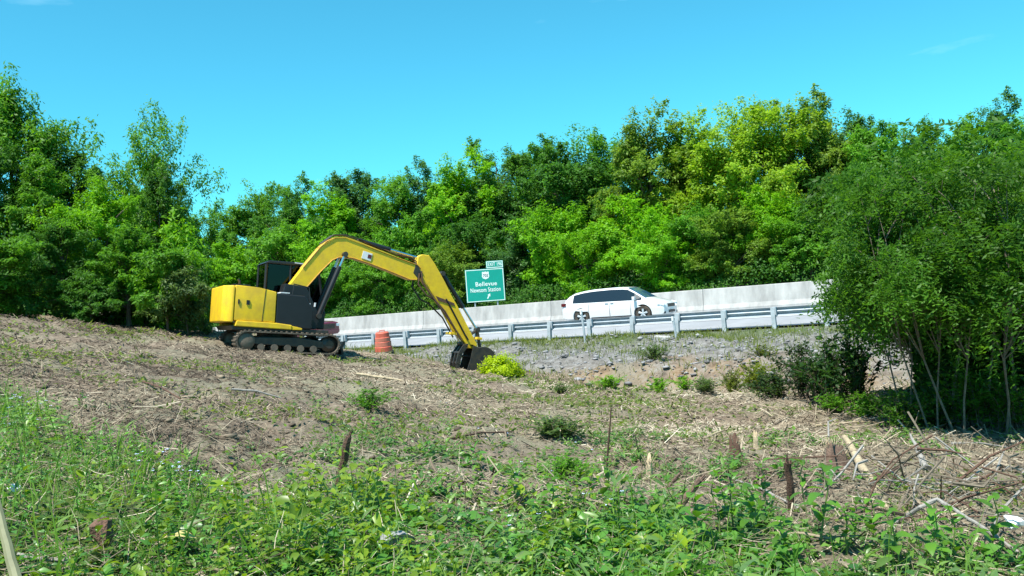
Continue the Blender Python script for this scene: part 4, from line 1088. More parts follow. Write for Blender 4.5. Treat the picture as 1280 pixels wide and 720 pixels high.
sap_list = [
    (1136, 505, 12.6, 205, 1, G_SAP, 'sapling with overhanging crown at the left edge of the thicket'),
    (1164, 522, 11.3, 168, 1, G_SAP, 'sapling with two pale crossed stems near the left of the thicket'),
    (1186, 512, 12.8, 160, 2, G_SAP2, 'tall leafy sapling behind the pale crossed stems'),
    (1196, 526, 11.0, 190, 3, G_SAP, 'sapling with lit sprays in the middle of the thicket'),
    (1224, 520, 12.2, 158, 0, G_SAP, 'tall sapling right of the thicket centre with a bare twig'),
    (1256, 526, 11.0, 178, 1, G_SAP2, 'thin stemmed sapling near the right edge of the picture'),
    (1284, 522, 12.0, 150, 2, G_SAP, 'sapling cut by the right edge of the picture'),
    (1330, 522, 11.6, 160, 3, G_SAP, 'sapling just outside the right edge with sprays hanging into view'),
    (1172, 492, 14.8, 200, 2, G_SAP_SHADE, 'sapling tinted dark for shade deep in the left half of the thicket'),
    (1190, 492, 14.5, 190, 0, G_SAP_SHADE, 'sapling tinted dark for shade deep in the middle of the thicket'),
    (1240, 492, 14.8, 185, 2, G_SAP_SHADE, 'sapling tinted dark for shade deep in the right half of the thicket'),
    (1290, 492, 14.4, 180, 3, G_SAP_SHADE, 'sapling tinted dark for shade at the back beside the right picture edge'),
    (1160, 480, 17.0, 240, 3, G_SAP_SHADE, 'farthest sapling filling the shade behind the pale stems'),
    (1216, 480, 17.0, 230, 2, G_SAP_SHADE, 'farthest sapling filling the shade at the thicket centre'),
    (1270, 480, 17.0, 225, 0, G_SAP_SHADE, 'farthest sapling filling the shade at the right'),
    (1320, 480, 16.5, 220, 2, G_SAP_SHADE, 'farthest sapling hidden beyond the right picture edge'),
]
for px, by, d, ty, v, tint, lab in sap_list:
    hor = 375 - (px - 640) * 0.0734
    p = pt(px, by, d); z = gz(p.x, p.y)
    h = CAM_Z + (hor - ty) * d / PIX_F - z
    sc = h / 4.1
    plant_tree('sapling', lab, SAP[(v % 2) if d < 13 else 2 + v % 2], (p.x, p.y, z), sc * rr.uniform(0.9, 1.15), rr.uniform(0, 6.28), tint, 'saplings of the thicket at the right', barkm=M['bark_pale'] if d < 13 else M['bark'], sz=sc)  # rear stems take darker bark to paint in the shade there

def thick(rng, n):
    a = np.arctan((rng.uniform(1135, 1420, n) - 640) / PIX_F); d = rng.uniform(12.9, 18.5, n)
    x = d * np.tan(a); y = d
    hh = rng.uniform(0, 1, n) ** 0.8 * (1.7 + 1.6 * (vnoise(x / 0.8, y / 0.8, 6) + 0.5))
    return np.stack([x, y, ground_z(x, y, False) + hh], -1), np.clip(rng.normal(0.4, 0.15, n), 0, 1)
mass(50000, 5, thick, 0.12, 0.06, G_SAP_SHADE, 'thicket_undergrowth', 'leafy growth tinted dark for shade between the stems of the right thicket', 'undergrowth')  # leaf mass added for the dark hollow, its shade held in the tint

def left_under(rng, n):
    a = np.arctan((rng.uniform(-140, 262, n) - 640) / PIX_F); d = rng.uniform(24.2, 30.0, n)
    x = d * np.tan(a); y = d
    hh = rng.uniform(0, 1, n) ** 0.9 * (1.0 + 1.8 * (vnoise(x / 1.1, y / 1.1, 16) + 0.5))
    return np.stack([x, y, ground_z(x, y, False) + hh], -1), np.clip(rng.normal(0.4, 0.16, n), 0, 1)
mass(40000, 6, left_under, 0.15, 0.06, G_DARK, 'slope_undergrowth', 'dark leafy undergrowth at the foot of the left trees', 'undergrowth')

# ------------------------------------------------------------------ small shrubs and weeds round the ditch and field
small_list = [
    (944, 482, 19.5, 438, 0, (0.15, 0.19, 0.025), 1.0, 'yellow green shrub in the ditch right of the orange soil'),
    (916, 484, 20.5, 452, 2, (0.13, 0.16, 0.03), 0.8, 'small ochre green shrub beside the orange bank'),
    (824, 492, 19.6, 474, 1, G_BRIGHT, 1.5, 'low green weed clump on the ditch edge below the white car'),
    (880, 496, 18.6, 478, 0, G_PALE, 1.6, 'low pale weed clump on the ditch edge below the yellow green shrub'),
    (818, 452, 25.5, 432, 2, G_PALE, 1.2, 'small grey green bush on the gravel bank under the cream block'),
    (1004, 498, 16.0, 420, 1, (0.030, 0.062, 0.028), 0.75, 'thin dark leggy shrub standing in front of the gravel bank'),
    (1034, 505, 15.0, 428, 0, (0.032, 0.075, 0.026), 0.9, 'dark leafy shrub next to the leggy one'),
    (1064, 508, 14.4, 400, 2, (0.032, 0.080, 0.024), 0.7, 'tall dark shrub leaning against the left saplings'),
    (968, 502, 16.5, 462, 2, (0.045, 0.085, 0.03), 1.2, 'low olive shrub left of the leggy dark shrub'),
    (1082, 516, 13.6, 482, 1, G_MID, 1.5, 'low green bramble at the foot of the left saplings'),
    (1040, 514, 14.0, 490, 0, G_MID, 1.6, 'spreading low bramble in front of the dark shrubs'),
    (466, 546, 11.4, 530, 1, G_MID, 1.9, 'small green weed clump on the bare field in front of the excavator'),
    (690, 545, 10.8, 531, 0, G_PALE, 2.4, 'pale weed clump in the middle of the cleared field'),
    (712, 600, 7.6, 570, 2, G_MID, 1.5, 'dark green weed clump where the field meets the leafy patch'),
    (955, 470, 24.0, 455, 1, (0.14, 0.18, 0.03), 1.4, 'tiny yellowish bush at the foot of the gravel bank'),
    (1126, 524, 11.8, 470, 1, G_SAP, 1.1, 'dark bramble right at the foot of the crossed pale stems'),
    (1168, 524, 11.9, 476, 2, G_SAP2, 1.3, 'shaded bramble under the middle saplings'),
    (1212, 528, 11.6, 440, 0, G_SAP, 0.9, 'leafy bush standing in front of the right saplings'),
    (1262, 530, 11.2, 450, 1, G_SAP, 0.9, 'leafy bush at the foot of the thin stemmed right sapling'),
    (762, 488, 20.2, 474, 2, G_BRIGHT, 1.6, 'green weed tuft at the ditch edge below the open rail'),
    (856, 492, 19.2, 476, 1, G_BRIGHT, 1.4, 'fresh green tuft on the ditch edge between two weed clumps'),
    (26, 394, 23.0, 384, 0, G_BRIGHT, 2.2, 'low grass tuft under the far left trees'),
    (700, 492, 19.4, 482, 1, G_PALE, 1.8, 'low weed tuft by the orange bank right of the bright pile'),
]
def clump_variant(seed, H, stems, leaves, L0, wr):
    rng = np.random.default_rng(seed); mb = MB(); P = []; A = []
    for k in range(stems):
        a = rng.uniform(0, 6.28); out = rng.uniform(0.05, 0.75) * H; h = H * rng.uniform(0.55, 1.0) * (1 - 0.35 * out / H)
        b = Vector((rng.normal(0, 0.12) * H, rng.normal(0, 0.12) * H, -0.03)); c = Vector((math.cos(a), math.sin(a), 0))
        pts = [b, b + c * out * 0.3 + Vector((0, 0, h * 0.5)), b + c * out * 0.65 + Vector((0, 0, h * 0.85)), b + c * out + Vector((0, 0, h))]
        mb.tube(pts, [0.007 * H, 0.005 * H, 0.004 * H, 0.002 * H], 4, cap=False)
        for j in range(leaves):
            f = rng.uniform(0.15, 1.0) * 3; i = min(int(f), 2); p = pts[i].lerp(pts[i + 1], f - i)
            P.append(tuple(p)); q = rng.uniform(0, 6.28); A.append((math.cos(q) + c.x * 0.5, math.sin(q) + c.y * 0.5, rng.normal(0.1, 0.4)))
    P = np.array(P); A = np.array(A); n = len(P); nrm = unit(np.array([0, 0, 1.0]) + rng.normal(0, 0.45, (n, 3)))
    V, Q, t = diamonds(P, A, nrm, L0 * rng.uniform(0.6, 1.4, n), L0 * wr * rng.uniform(0.7, 1.3, n), np.clip(rng.normal(0.5, 0.2, n), 0, 1))
    return np_mesh('crown', V, Q, t), mb.mesh('trunk')
CLUMP = [clump_variant(700, 2.6, 46, 34, 0.24, 0.42), clump_variant(701, 2.6, 40, 40, 0.20, 0.5), clump_variant(702, 2.6, 55, 30, 0.28, 0.35)]
for px, by, d, ty, v, tint, wd, lab in small_list:
    g = pt(px, by, d); z = gz(g.x, g.y)
    sc = max(0.12, (by - ty + 6) * d / PIX_F / 2.6)
    plant_tree('bush', lab, CLUMP[v], (g.x, g.y, z - 0.02), sc * wd, rr.uniform(0, 6.28), tint, 'bushes and weed clumps of the clearing', cat='bush', sz=sc)

# heap of bright chartreuse leaves by the bucket
rngc = np.random.default_rng(77)
n = 9000
e = unit(rngc.normal(size=(n, 3))); e[:, 2] = np.abs(e[:, 2])
lump = 1 + 0.75 * fbm(e[:, 0] * 2.4 + 5, e[:, 1] * 2.4 + e[:, 2], 1.0, 3, 61)
Pp = e * np.array([0.62, 0.50, 0.60]) * (lump * rngc.uniform(0.35, 1.0, n) * rngc.uniform(0.85, 1.25, n))[:, None]
Pp[:, 2] = np.maximum(Pp[:, 2] * (1 - 0.25 * (np.abs(Pp[:, 0]) / 0.6)), 0.0)
nr = unit(e + rngc.normal(0, 0.5, (n, 3)) + np.array([0, 0, 0.3])); axx = unit(np.cross(nr, rngc.normal(size=(n, 3))))
V, Q, t_ = diamonds(Pp, axx, nr, 0.085 * rngc.uniform(0.6, 1.3, n), 0.048 * rngc.uniform(0.7, 1.3, n), np.clip(rngc.normal(0.55, 0.2, n), 0, 1))
g = pt(626, 479, 23.4)
heap = empty('leaf_heap', 'bright chartreuse heap of cut leaves at the excavator bucket', 'leaf heap', (g.x, g.y, gz(g.x, g.y) - 0.05), (0, 0.12, 0.3)); heap.scale = (0.92, 0.92, 0.80)
q = link('leaves', np_mesh('leaves', V, Q, t_), M['leaf'], heap); q.color = (0.36, 0.46, 0.008, 1); q['kind'] = 'stuff'
tw = MB()
for k in range(14):
    a = rngc.uniform(0, 6.28); tw.tube([(0, 0, 0.05), (0.35 * math.cos(a), 0.3 * math.sin(a), 0.3), (0.66 * math.cos(a), 0.52 * math.sin(a), 0.18 + 0.3 * rngc.uniform())], [0.014, 0.010, 0.004], 5)
tw.build('twigs', M['bark_pale'], heap)

# ------------------------------------------------------------------ uncountable cover: litter, clods, gravel, grass, leafy weeds
def frame_rows(n, rng, lo=2.6, hi=26.0, amax=42):
    a = np.radians(rng.uniform(-amax, amax, n)); r = rng.uniform(lo, hi, n)
    return r * np.sin(a), r * np.cos(a), r
def ribbons(P, D, L, Wd, tone, rng):
    """thin folded splinters lying along D"""
    n = len(P); D = unit(D); S = unit(np.cross(D, np.array([0, 0, 1.0]) + rng.normal(0, 0.3, (n, 3)))); N_ = unit(np.cross(S, D))
    h = (L * 0.5)[:, None]; w = (Wd * 0.5)[:, None]
    bend = N_ * (L * rng.uniform(-0.1, 0.1, n))[:, None]
    a = P - D * h; b = P + D * h; m_ = P + bend
    V = np.stack([a - S * w, a + S * w, a + N_ * w, m_ - S * w, m_ + S * w, m_ + N_ * w, b - S * w * 0.6, b + S * w * 0.6, b + N_ * w * 0.6], 1).reshape(-1, 3)
    base = np.array([[0, 3, 5, 2], [2, 5, 4, 1], [3, 6, 8, 5], [5, 8, 7, 4]])
    Q = (np.arange(n)[:, None, None] * 9 + base).reshape(-1, 4)
    return V, Q, np.repeat(tone, 9)
def slivers(P, D, L, Wd, tone, rng):
    """the same splinter without its middle joint"""
    n = len(P); D = unit(D); S = unit(np.cross(D, np.array([0, 0, 1.0]) + rng.normal(0, 0.3, (n, 3)))); N_ = unit(np.cross(S, D))
    h = (L * 0.5)[:, None]; w = (Wd * 0.5)[:, None]; a = P - D * h; b = P + D * h
    V = np.stack([a - S * w, a + S * w, a + N_ * w, b - S * w * 0.6, b + S * w * 0.6, b + N_ * w * 0.6], 1).reshape(-1, 3)
    return V, (np.arange(n)[:, None, None] * 6 + np.array([[0, 3, 5, 2], [2, 5, 4, 1]])).reshape(-1, 4), np.repeat(tone, 6)
def lie(x, y, rng, pitch=0.25):
    a = rng.uniform(0, 6.283, len(x)); e_ = 0.12
    dx = np.cos(a); dy = np.sin(a)
    dz = (ground_z(x + dx * e_, y + dy * e_) - ground_z(x - dx * e_, y - dy * e_)) / (2 * e_)
    return np.stack([dx, dy, dz + rng.normal(0, pitch, len(x))], -1)
rng = np.random.default_rng(31)
# straw and splinters on the cleared ground
x, y, r = frame_rows(170000, rng)
s_, o_ = road_so(x, y)
keep = (o_ < -11.0) & (patch_mask(x, y) < rng.uniform(0.2, 1.9, len(x))) & (0.30 + 1.5 * fbm(x, y, 1.3, 3, 71) > rng.uniform(-0.35, 0.6, len(x)))
x, y, r = x[keep], y[keep], r[keep]; n = len(x)
L = rng.gamma(1.5, 0.040, n) + 0.025 + 0.0032 * r; Wd = 0.0025 + 0.0005 * r + rng.uniform(0, 0.004, n)
P = np.stack([x, y, ground_z(x, y) + 0.008 + Wd * 0.4], -1)
tone = np.clip(0.40 + 0.5 * fbm(x, y, 2.5, 2, 13) + rng.normal(0, 0.23, n) + 0.03 * np.clip(x, -6, 4), 0, 1)
V, Q, t_ = slivers(P, lie(x, y, rng), L, Wd, tone, rng)
tag(link('straw_litter', np_mesh('straw_litter', V, Q, t_), M['straw']), 'dry straw and wood splinters strewn over the cleared slope', 'litter', kind='stuff')
# upright dry stubble in clumps
nc = 130
ca, cb_, cr_ = frame_rows(nc, rng, 4.5, 17)
x = np.repeat(ca, 16) + rng.normal(0, 0.10, nc * 16); y = np.repeat(cb_, 16) + rng.normal(0, 0.10, nc * 16)
n = len(x); s_, o_ = road_so(x, y); k_ = (o_ < -14); x, y = x[k_], y[k_]; n = len(x)
Hh_ = rng.uniform(0.05, 0.18, n)
D = np.stack([rng.normal(0, 0.45, n), rng.normal(0, 0.45, n), np.ones(n)], -1)
P = np.stack([x, y, ground_z(x, y)], -1) + unit(D) * (Hh_ * 0.5)[:, None]
V, Q, t_ = ribbons(P, D, Hh_, np.full(n, 0.006), np.clip(rng.normal(0.60, 0.15, n), 0, 1), rng)
tag(link('dry_stubble', np_mesh('dry_stubble', V, Q, t_), M['straw']), 'clumps of pale dry stubble standing on the cleared slope', 'stubble', kind='stuff')
# broken twigs, thickest towards the right
x, y, r = frame_rows(5200, rng, 4.2, 19)
s_, o_ = road_so(x, y); keep = (o_ < -14) & (rng.uniform(0, 1, len(x)) < np.clip(0.30 + 0.16 * x + 0.8 * fbm(x, y, 1.5, 2, 91), 0.05, 1)); x, y = x[keep], y[keep]; n = len(x)
L = rng.gamma(2, 0.10, n) + 0.12; Wd = rng.uniform(0.006, 0.020, n)
P = np.stack([x, y, ground_z(x, y) + 0.02 + L * 0.06], -1)
V, Q, t_ = ribbons(P, lie(x, y, rng, 0.35), L, Wd, np.clip(rng.normal(0.45, 0.26, n), 0, 1), rng)
tag(link('twig_litter', np_mesh('twig_litter', V, Q, t_), M['straw']), 'broken twigs and bark strips lying over the right of the slope', 'twigs', kind='stuff')
# green cuttings among the straw
x, y, r = frame_rows(95000, rng, 3.0, 24)
s_, o_ = road_so(x, y)
keep = (o_ < -13.2) & (1.6 * fbm(x, y, 2.4, 3, 81) + 0.05 * np.clip(x + 1, -4, 2) > rng.uniform(0.0, 0.75, len(x)) - 0.30)
x, y, r = x[keep], y[keep], r[keep]; n = len(x)
P = np.stack([x, y, ground_z(x, y) + rng.uniform(0.005, 0.06, n)], -1)
nrm = unit(np.array([0, 0, 1.0]) + rng.normal(0, 0.5, (n, 3))); ax = unit(np.cross(nrm, rng.normal(size=(n, 3))))
V, Q, t_ = diamonds(P, ax, nrm, (0.03 + 0.0035 * r) * rng.uniform(0.6, 1.6, n), (0.014 + 0.0014 * r) * rng.uniform(0.6, 1.4, n), np.clip(rng.normal(0.5, 0.2, n), 0, 1))
o = link('green_cuttings', np_mesh('green_cuttings', V, Q, t_), M['leaf']); o.color = (0.135, 0.185, 0.060, 1)
tag(o, 'small cut green leaves scattered over the cleared slope', 'cuttings', kind='stuff')
# lumps: soil clods on the field, broken stone on the bank
ico = bmesh.new(); bmesh.ops.create_icosphere(ico, subdivisions=1, radius=1.0)
IV = np.array([v.co[:] for v in ico.verts]); IF = np.array([[v.index for v in f.verts] for f in ico.faces]); ico.free()
def lumps(x, y, size, tone, rng, squash=0.65, sink=0.25):
    n = len(x); m_ = len(IV)
    j = IV[None] * rng.uniform(0.6, 1.25, (n, m_, 1)) * np.stack([rng.uniform(0.7, 1.4, n), rng.uniform(0.7, 1.4, n), rng.uniform(0.5, 1, n) * squash], -1)[:, None, :]
    a = rng.uniform(0, 6.28, n); c, s2 = np.cos(a)[:, None], np.sin(a)[:, None]
    X = j[..., 0] * c - j[..., 1] * s2; Y = j[..., 0] * s2 + j[..., 1] * c
    V = np.stack([X, Y, j[..., 2]], -1) * size[:, None, None] + np.stack([x, y, ground_z(x, y) + size * squash * (0.5 - sink)], -1)[:, None, :]
    return V.reshape(-1, 3), (np.arange(n)[:, None, None] * m_ + IF).reshape(-1, 3), np.repeat(tone, m_)
x, y, r = frame_rows(13000, rng, 4.5, 25)
s_, o_ = road_so(x, y); keep = (o_ < -12.5) & (patch_mask(x, y) < 0.4); x, y, r = x[keep], y[keep], r[keep]; n = len(x)
V, Q, t_ = lumps(x, y, rng.gamma(1.5, 0.006, n) + 0.008 + 0.0007 * r, np.clip(rng.normal(0.26, 0.15, n), 0, 1), rng, 0.6, 0.35)
tag(link('soil_clods', np_mesh('soil_clods', V, Q, t_), M['straw']), 'brown clods of soil and bark on the cleared slope', 'clods', kind='stuff')
n = 15000
s_ = rng.uniform(-34, 26, n); o_ = -11.2 + 10.2 * rng.uniform(0, 1, n) ** 1.25
x, y = road_xy(s_, o_)
V, Q, t_ = lumps(x, y, np.clip(rng.gamma(1.0, 0.022, n) + 0.018, 0, 0.15), np.clip(rng.normal(0.62, 0.24, n), 0, 1), rng, 0.55, 0.1)
tag(link('gravel', np_mesh('gravel', V, Q, t_), M['rock']), 'broken grey stone covering the bank below the guardrail', 'gravel', kind='stuff')

def blades(x, y, h, w, tone, rng, lean=0.35, z0=None):
    n = len(x); a = rng.uniform(0, 6.28, n); S = np.stack([np.cos(a), np.sin(a), np.zeros(n)], -1)
    ld = rng.normal(0, lean, (n, 2)); B = np.stack([x, y, ground_z(x, y) - 0.02 if z0 is None else z0], -1)
    m1 = B + np.stack([ld[:, 0] * h * 0.35, ld[:, 1] * h * 0.35, h * 0.6], -1)
    tp = B + np.stack([ld[:, 0] * h * 1.15, ld[:, 1] * h * 1.15, h * (1 - 0.25 * np.hypot(ld[:, 0], ld[:, 1]))], -1)
    ww = (w * 0.5)[:, None]
    V = np.stack([B - S * ww, B + S * ww, m1 - S * ww * 0.8, m1 + S * ww * 0.8, tp], 1).reshape(-1, 3)
    T = (np.arange(n)[:, None, None] * 5 + np.array([[0, 1, 3], [0, 3, 2], [2, 3, 4]])).reshape(-1, 3)
    return V, T, np.repeat(tone, 5)
# grass strip along the guardrail and round the ditch
n = 42000
s_ = rng.uniform(-36, 26, n); o_ = np.where(rng.uniform(0, 1, n) < 0.5, rng.normal(-1.4, 0.8, n), rng.uniform(-13.5, -3, n))
keep = (vnoise(s_ / 1.6, o_ / 0.9, 17) + 0.13 > rng.uniform(-0.3, 0.35, n)) & (o_ < -0.25); s_, o_ = s_[keep], o_[keep]; n = len(s_)
x, y = road_xy(s_, o_)
V, Q, t_ = blades(x, y, rng.uniform(0.10, 0.34, n), np.full(n, 0.022), np.clip(rng.normal(0.55, 0.2, n), 0, 1), rng, 0.5)
o = link('roadside_grass', np_mesh('roadside_grass', V, Q, t_), M['leaf']); o.color = (0.16, 0.19, 0.06, 1)
tag(o, 'thin grass along the guardrail and the ditch edge', 'grass', kind='stuff')

# leafy weeds of the foreground patch
def leaf5(P, ax, nrm, L, Wd, tone, simple=False):
    ax = unit(ax); sd = unit(np.cross(nrm, ax)); up = unit(np.cross(ax, sd)); L = L[:, None]; W2 = (Wd * 0.5)[:, None]
    if simple:
        V = np.stack([P, P + ax * L * 0.42 + sd * W2 + up * W2 * 0.35, P + ax * L * 0.42 - sd * W2 + up * W2 * 0.35, P + ax * L * 0.95 - up * L * 0.18, P + ax * L * 0.45], 1).reshape(-1, 3)
        return V, (np.arange(len(P))[:, None, None] * 5 + np.array([[0, 1, 4], [0, 4, 2], [4, 1, 3], [2, 4, 3]])).reshape(-1, 3), np.repeat(tone, 5)
    dr = np.random.default_rng(len(P)).uniform(0.05, 0.35, (len(P), 1))
    c1, c2 = P + ax * L * 0.28 - up * L * dr * 0.05, P + ax * L * 0.64 - up * L * dr * 0.35
    V = np.stack([P, c1 + sd * W2 * 0.88 + up * W2 * 0.30, c1, c1 - sd * W2 * 0.88 + up * W2 * 0.30, c2 + sd * W2 * 0.80 + up * W2 * 0.22, c2, c2 - sd * W2 * 0.80 + up * W2 * 0.22, P + ax * L - up * L * dr], 1).reshape(-1, 3)
    T = (np.arange(len(P))[:, None, None] * 8 + np.array([[0, 1, 2], [0, 2, 3], [1, 4, 5], [1, 5, 2], [2, 5, 6], [2, 6, 3], [4, 7, 5], [5, 7, 6]])).reshape(-1, 3)
    return V, T, np.repeat(tone, 8)
def weed_cover(n, seed, xr, L0, h0, leaves, tint, name, label, lo=2.4, hi=12.5, wr=0.55, sparse=False):
    rng = np.random.default_rng(seed)
    x, y, r = frame_rows(n, rng, lo, hi, 40)
    wgt = r / hi                                   # even cover over the ground
    inside = patch_mask(x, y) + 0.85 * fbm(x, y, 0.8, 3, seed + 5) > rng.uniform(0.25, 0.95, n)
    if sparse: inside = (patch_mask(x, y) < 0.6) & (1.7 * fbm(x, y, 1.1, 3, seed + 9) + 0.02 > rng.uniform(0.0, 0.7, n))
    keep = (rng.uniform(0, 1, n) < wgt) & inside & (x > xr[0] + rng.normal(0, 0.5, n)) & (x < xr[1] + rng.normal(0, 0.5, n))
    x, y, r = x[keep], y[keep], r[keep]; n = len(x)
    clump = fbm(x, y, 0.7, 3, seed)
    h = h0 * np.clip(0.70 + 1.3 * clump + rng.normal(0, 0.3, n), 0.2, 2.2)
    near = np.clip((r - 2.2) / 2.0, 0.35, 1)       # trodden short next to the camera
    h = h * near
    z = ground_z(x, y)
    lx, ly = rng.normal(0, 0.25, n), rng.normal(0, 0.25, n)
    parts = []
    pt_ = np.clip(0.5 + 0.4 * fbm(x, y, 0.45, 2, seed + 3) + rng.normal(0, 0.20, n), 0, 1); psize = np.clip(np.exp(rng.normal(0, 0.26, n)), 0.5, 1.5)
    for k in range(leaves):
        f = (k + 0.6) / leaves
        P = np.stack([x + lx * h * f, y + ly * h * f, z + h * f], -1)
        a = rng.uniform(0, 6.28, n); el = rng.normal(0.25, 0.35, n) * (0.5 + f)
        ax = np.stack([np.cos(a), np.sin(a), el], -1)
        nr = unit(np.array([0, 0, 1.0]) + rng.normal(0, 0.35, (n, 3)) - ax * 0.2)
        L = L0 * psize * rng.uniform(0.6, 1.4, n) * (1.1 - 0.4 * f)
        parts.append(leaf5(P + unit(ax) * 0.012, ax, nr, L, L * wr * rng.uniform(0.8, 1.2, n), np.clip(pt_ + rng.normal(0, 0.10, n) + 0.1 * (f - 0.5), 0, 1), simple=L0 < 0.06))
    D = np.stack([lx, ly, np.ones(n)], -1)
    B0 = np.stack([x, y, z - 0.02], -1); S = unit(np.cross(D, rng.normal(size=(n, 3)))) * 0.0022; E_ = B0 + D * h[:, None]
    V = np.stack([B0 - S, B0 + S, E_], 1).reshape(-1, 3)
    parts.append((V, np.arange(3 * n).reshape(n, 3), np.repeat(np.clip(pt_ - 0.1, 0, 1), 3)))
    o = link(name, np_mesh(name, *merge(parts)), M['leaf_glossy']); o.color = (*tint, 1)
    tag(o, label, 'weeds', kind='stuff')
    return x, y, z + h
fx, fy, fz = weed_cover(23000, 41, (-9, 0.2), 0.040, 0.17, 10, (0.095, 0.235, 0.045), 'leafy_ground_cover', 'fresh green low weeds covering the left bank in front', hi=13.5, wr=0.42)
weed_cover(21000, 42, (-0.6, 7), 0.070, 0.135, 8, (0.085, 0.215, 0.045), 'broadleaf_ground_cover', 'broad leaved green weeds filling the lower right corner', hi=9.5, wr=0.62)
weed_cover(3500, 43, (-1.8, 0.2), 0.060, 0.30, 9, (0.150, 0.230, 0.020), 'yellowish_ground_cover', 'yellow green weeds in front of the leaning wooden stake', lo=3.4, hi=7.5, wr=0.55)
weed_cover(24000, 44, (-2.0, 6), 0.055, 0.10, 6, (0.105, 0.200, 0.060), 'scattered_weeds', 'small weeds sprouting through the straw at the centre', lo=4.2, hi=12.0, wr=0.5, sparse=True)
weed_cover(5500, 45, (-1.2, 7), 0.105, 0.15, 6, (0.135, 0.230, 0.085), 'lance_leaf_weeds', 'pale narrow leaved weeds mixed into the lower right growth', lo=2.6, hi=9.0, wr=0.26)
weed_cover(5500, 46, (-9, 0.2), 0.090, 0.20, 6, (0.150, 0.250, 0.070), 'tall_bank_weeds', 'taller pale weeds standing out of the left bank', lo=2.6, hi=12.0, wr=0.24)
# small blue flowers over the left bank
rng = np.random.default_rng(9)
sel = (vnoise(fx / 0.6, fy / 0.6, 77) > 0.16) & (fy > 5.0); fx, fy, fz = fx[sel], fy[sel], fz[sel]
n = len(fx); parts = []
for k in range(4):
    a = k * math.pi / 2 + rng.uniform(0, 1, n)
    P = np.stack([fx, fy, fz + 0.015], -1); ax = np.stack([np.cos(a), np.sin(a), np.full(n, 0.25)], -1)
    parts.append(diamonds(P, ax, np.tile([0, 0, 1.0], (n, 1)), np.full(n, 0.016), np.full(n, 0.013), np.clip(rng.normal(0.6, 0.2, n), 0, 1)))
M['flower'] = straw_mat('blue_petal', [(0.0, (0.30, 0.40, 0.72)), (1.0, (0.62, 0.72, 0.90))], 0.6)
tag(link('flowers', np_mesh('flowers', *merge(parts)), M['flower']), 'tiny pale blue flowers dotted over the left bank', 'flowers', kind='stuff')
# grass blades through the patch, green and dry
x, y, r = frame_rows(15000, rng, 2.2, 12, 40)
keep = (patch_mask(x, y) > rng.uniform(0.3, 1, len(x))) & (rng.uniform(0, 1, len(x)) < r / 9); x, y, r = x[keep], y[keep], r[keep]; n = len(x)
V, Q, t_ = blades(x, y, rng.gamma(3, 0.07, n) + 0.06, rng.uniform(0.004, 0.010, n), np.clip(rng.normal(0.6, 0.2, n), 0, 1), rng, 0.4)
o = link('tall_grass', np_mesh('tall_grass', V, Q, t_), M['leaf']); o.color = (0.13, 0.24, 0.055, 1)
tag(o, 'thin green grass blades rising through the front weeds', 'grass', kind='stuff')
x, y, r = frame_rows(3200, rng, 2.2, 9, 40)
n = len(x)
L = rng.uniform(0.08, 0.30, n); D = np.stack([rng.normal(0, 0.9, n), rng.normal(0, 0.9, n), rng.uniform(0.1, 0.8, n)], -1)
P = np.stack([x, y, ground_z(x, y) + 0.07 + L * 0.12], -1)
V, Q, t_ = ribbons(P, D, L, rng.uniform(0.002, 0.005, n), np.clip(rng.normal(0.45, 0.22, n), 0, 1), rng)
tag(link('dry_stalks', np_mesh('dry_stalks', V, Q, t_), M['straw']), 'dry broken stalks lying through the front weeds', 'stalks', kind='stuff')

# ------------------------------------------------------------------ single sticks, stumps, branches and scraps
M['stem_pale'] = mat('pale_stem', (0.26, 0.26, 0.14), 0.7, var=0.35, vscale=15)
def stick(name, label, cat, path, rad, material, parent=None, n=8, rough=0.25, seed=1, loc=None):
    """path of world points; wobbling tapered limb with a broken end"""
    rs = random.Random(seed); path = [Vector(p) for p in path]; b = Vector(loc) if loc is not None else path[0]
    pts = []
    for i in range(len(path) - 1):
        for k in range(4):
            f = k / 4; pts.append(path[i].lerp(path[i + 1], f))
    pts.append(path[-1]); m_ = len(pts)
    r = [rad[0] + (rad[1] - rad[0]) * i / (m_ - 1) for i in range(m_)]
    pts = [p - b + Vector([rs.uniform(-1, 1) * r[i] * rough for _ in range(3)]) for i, p in enumerate(pts)]
    r = [q * rs.uniform(1 - rough * 0.6, 1 + rough * 0.6) for q in r]
    mb = MB().tube(pts, r, n)
    tipd = (pts[-1] - pts[-2]).normalized()
    for k in range(4):                               # splinters at the break
        a = Vector([rs.uniform(-1, 1) for _ in range(3)]) * r[-1] * 0.6
        mb.tube([pts[-1] + a - tipd * 0.01, pts[-1] + a + tipd * r[-1] * rs.uniform(0.8, 2.6)], [r[-1] * 0.35, r[-1] * 0.06], 4)
    o = mb.build(name, material, parent, smooth=40)
    if parent is None:
        o.location = b; tag(o, label, cat)
    return o
def gp(px, py, dz=0.0, lo=2.0, hi=40):
    p = ray_ground(px, py, lo, hi); p.z += dz; return p
def depth_of(p): return (p - Vector((0, 0, CAM_Z))).dot(fwd)
def upright(px0, py0, px1, py1, sink=0.15):
    b = gp(px0, py0); d = depth_of(b); t = pt(px1, py1, d * 0.985)
    return [b - (t - b).normalized() * sink, b.lerp(t, 0.5), t]
stick('wooden_stake', 'dark brown wooden stake leaning out of the left weeds', 'stake', upright(418, 612, 436, 546), (0.032, 0.024), M['wood_brown'], seed=2)
stick('broken_stem', 'thick red brown broken stem slanting out of the lower right weeds', 'stem', upright(834, 657, 877, 600), (0.026, 0.022), M['wood_red'], seed=3)
stick('broken_stem', 'shorter slim red brown stem behind the thick slanting one', 'stem', upright(826, 622, 850, 592), (0.017, 0.013), M['wood_red'], seed=4)
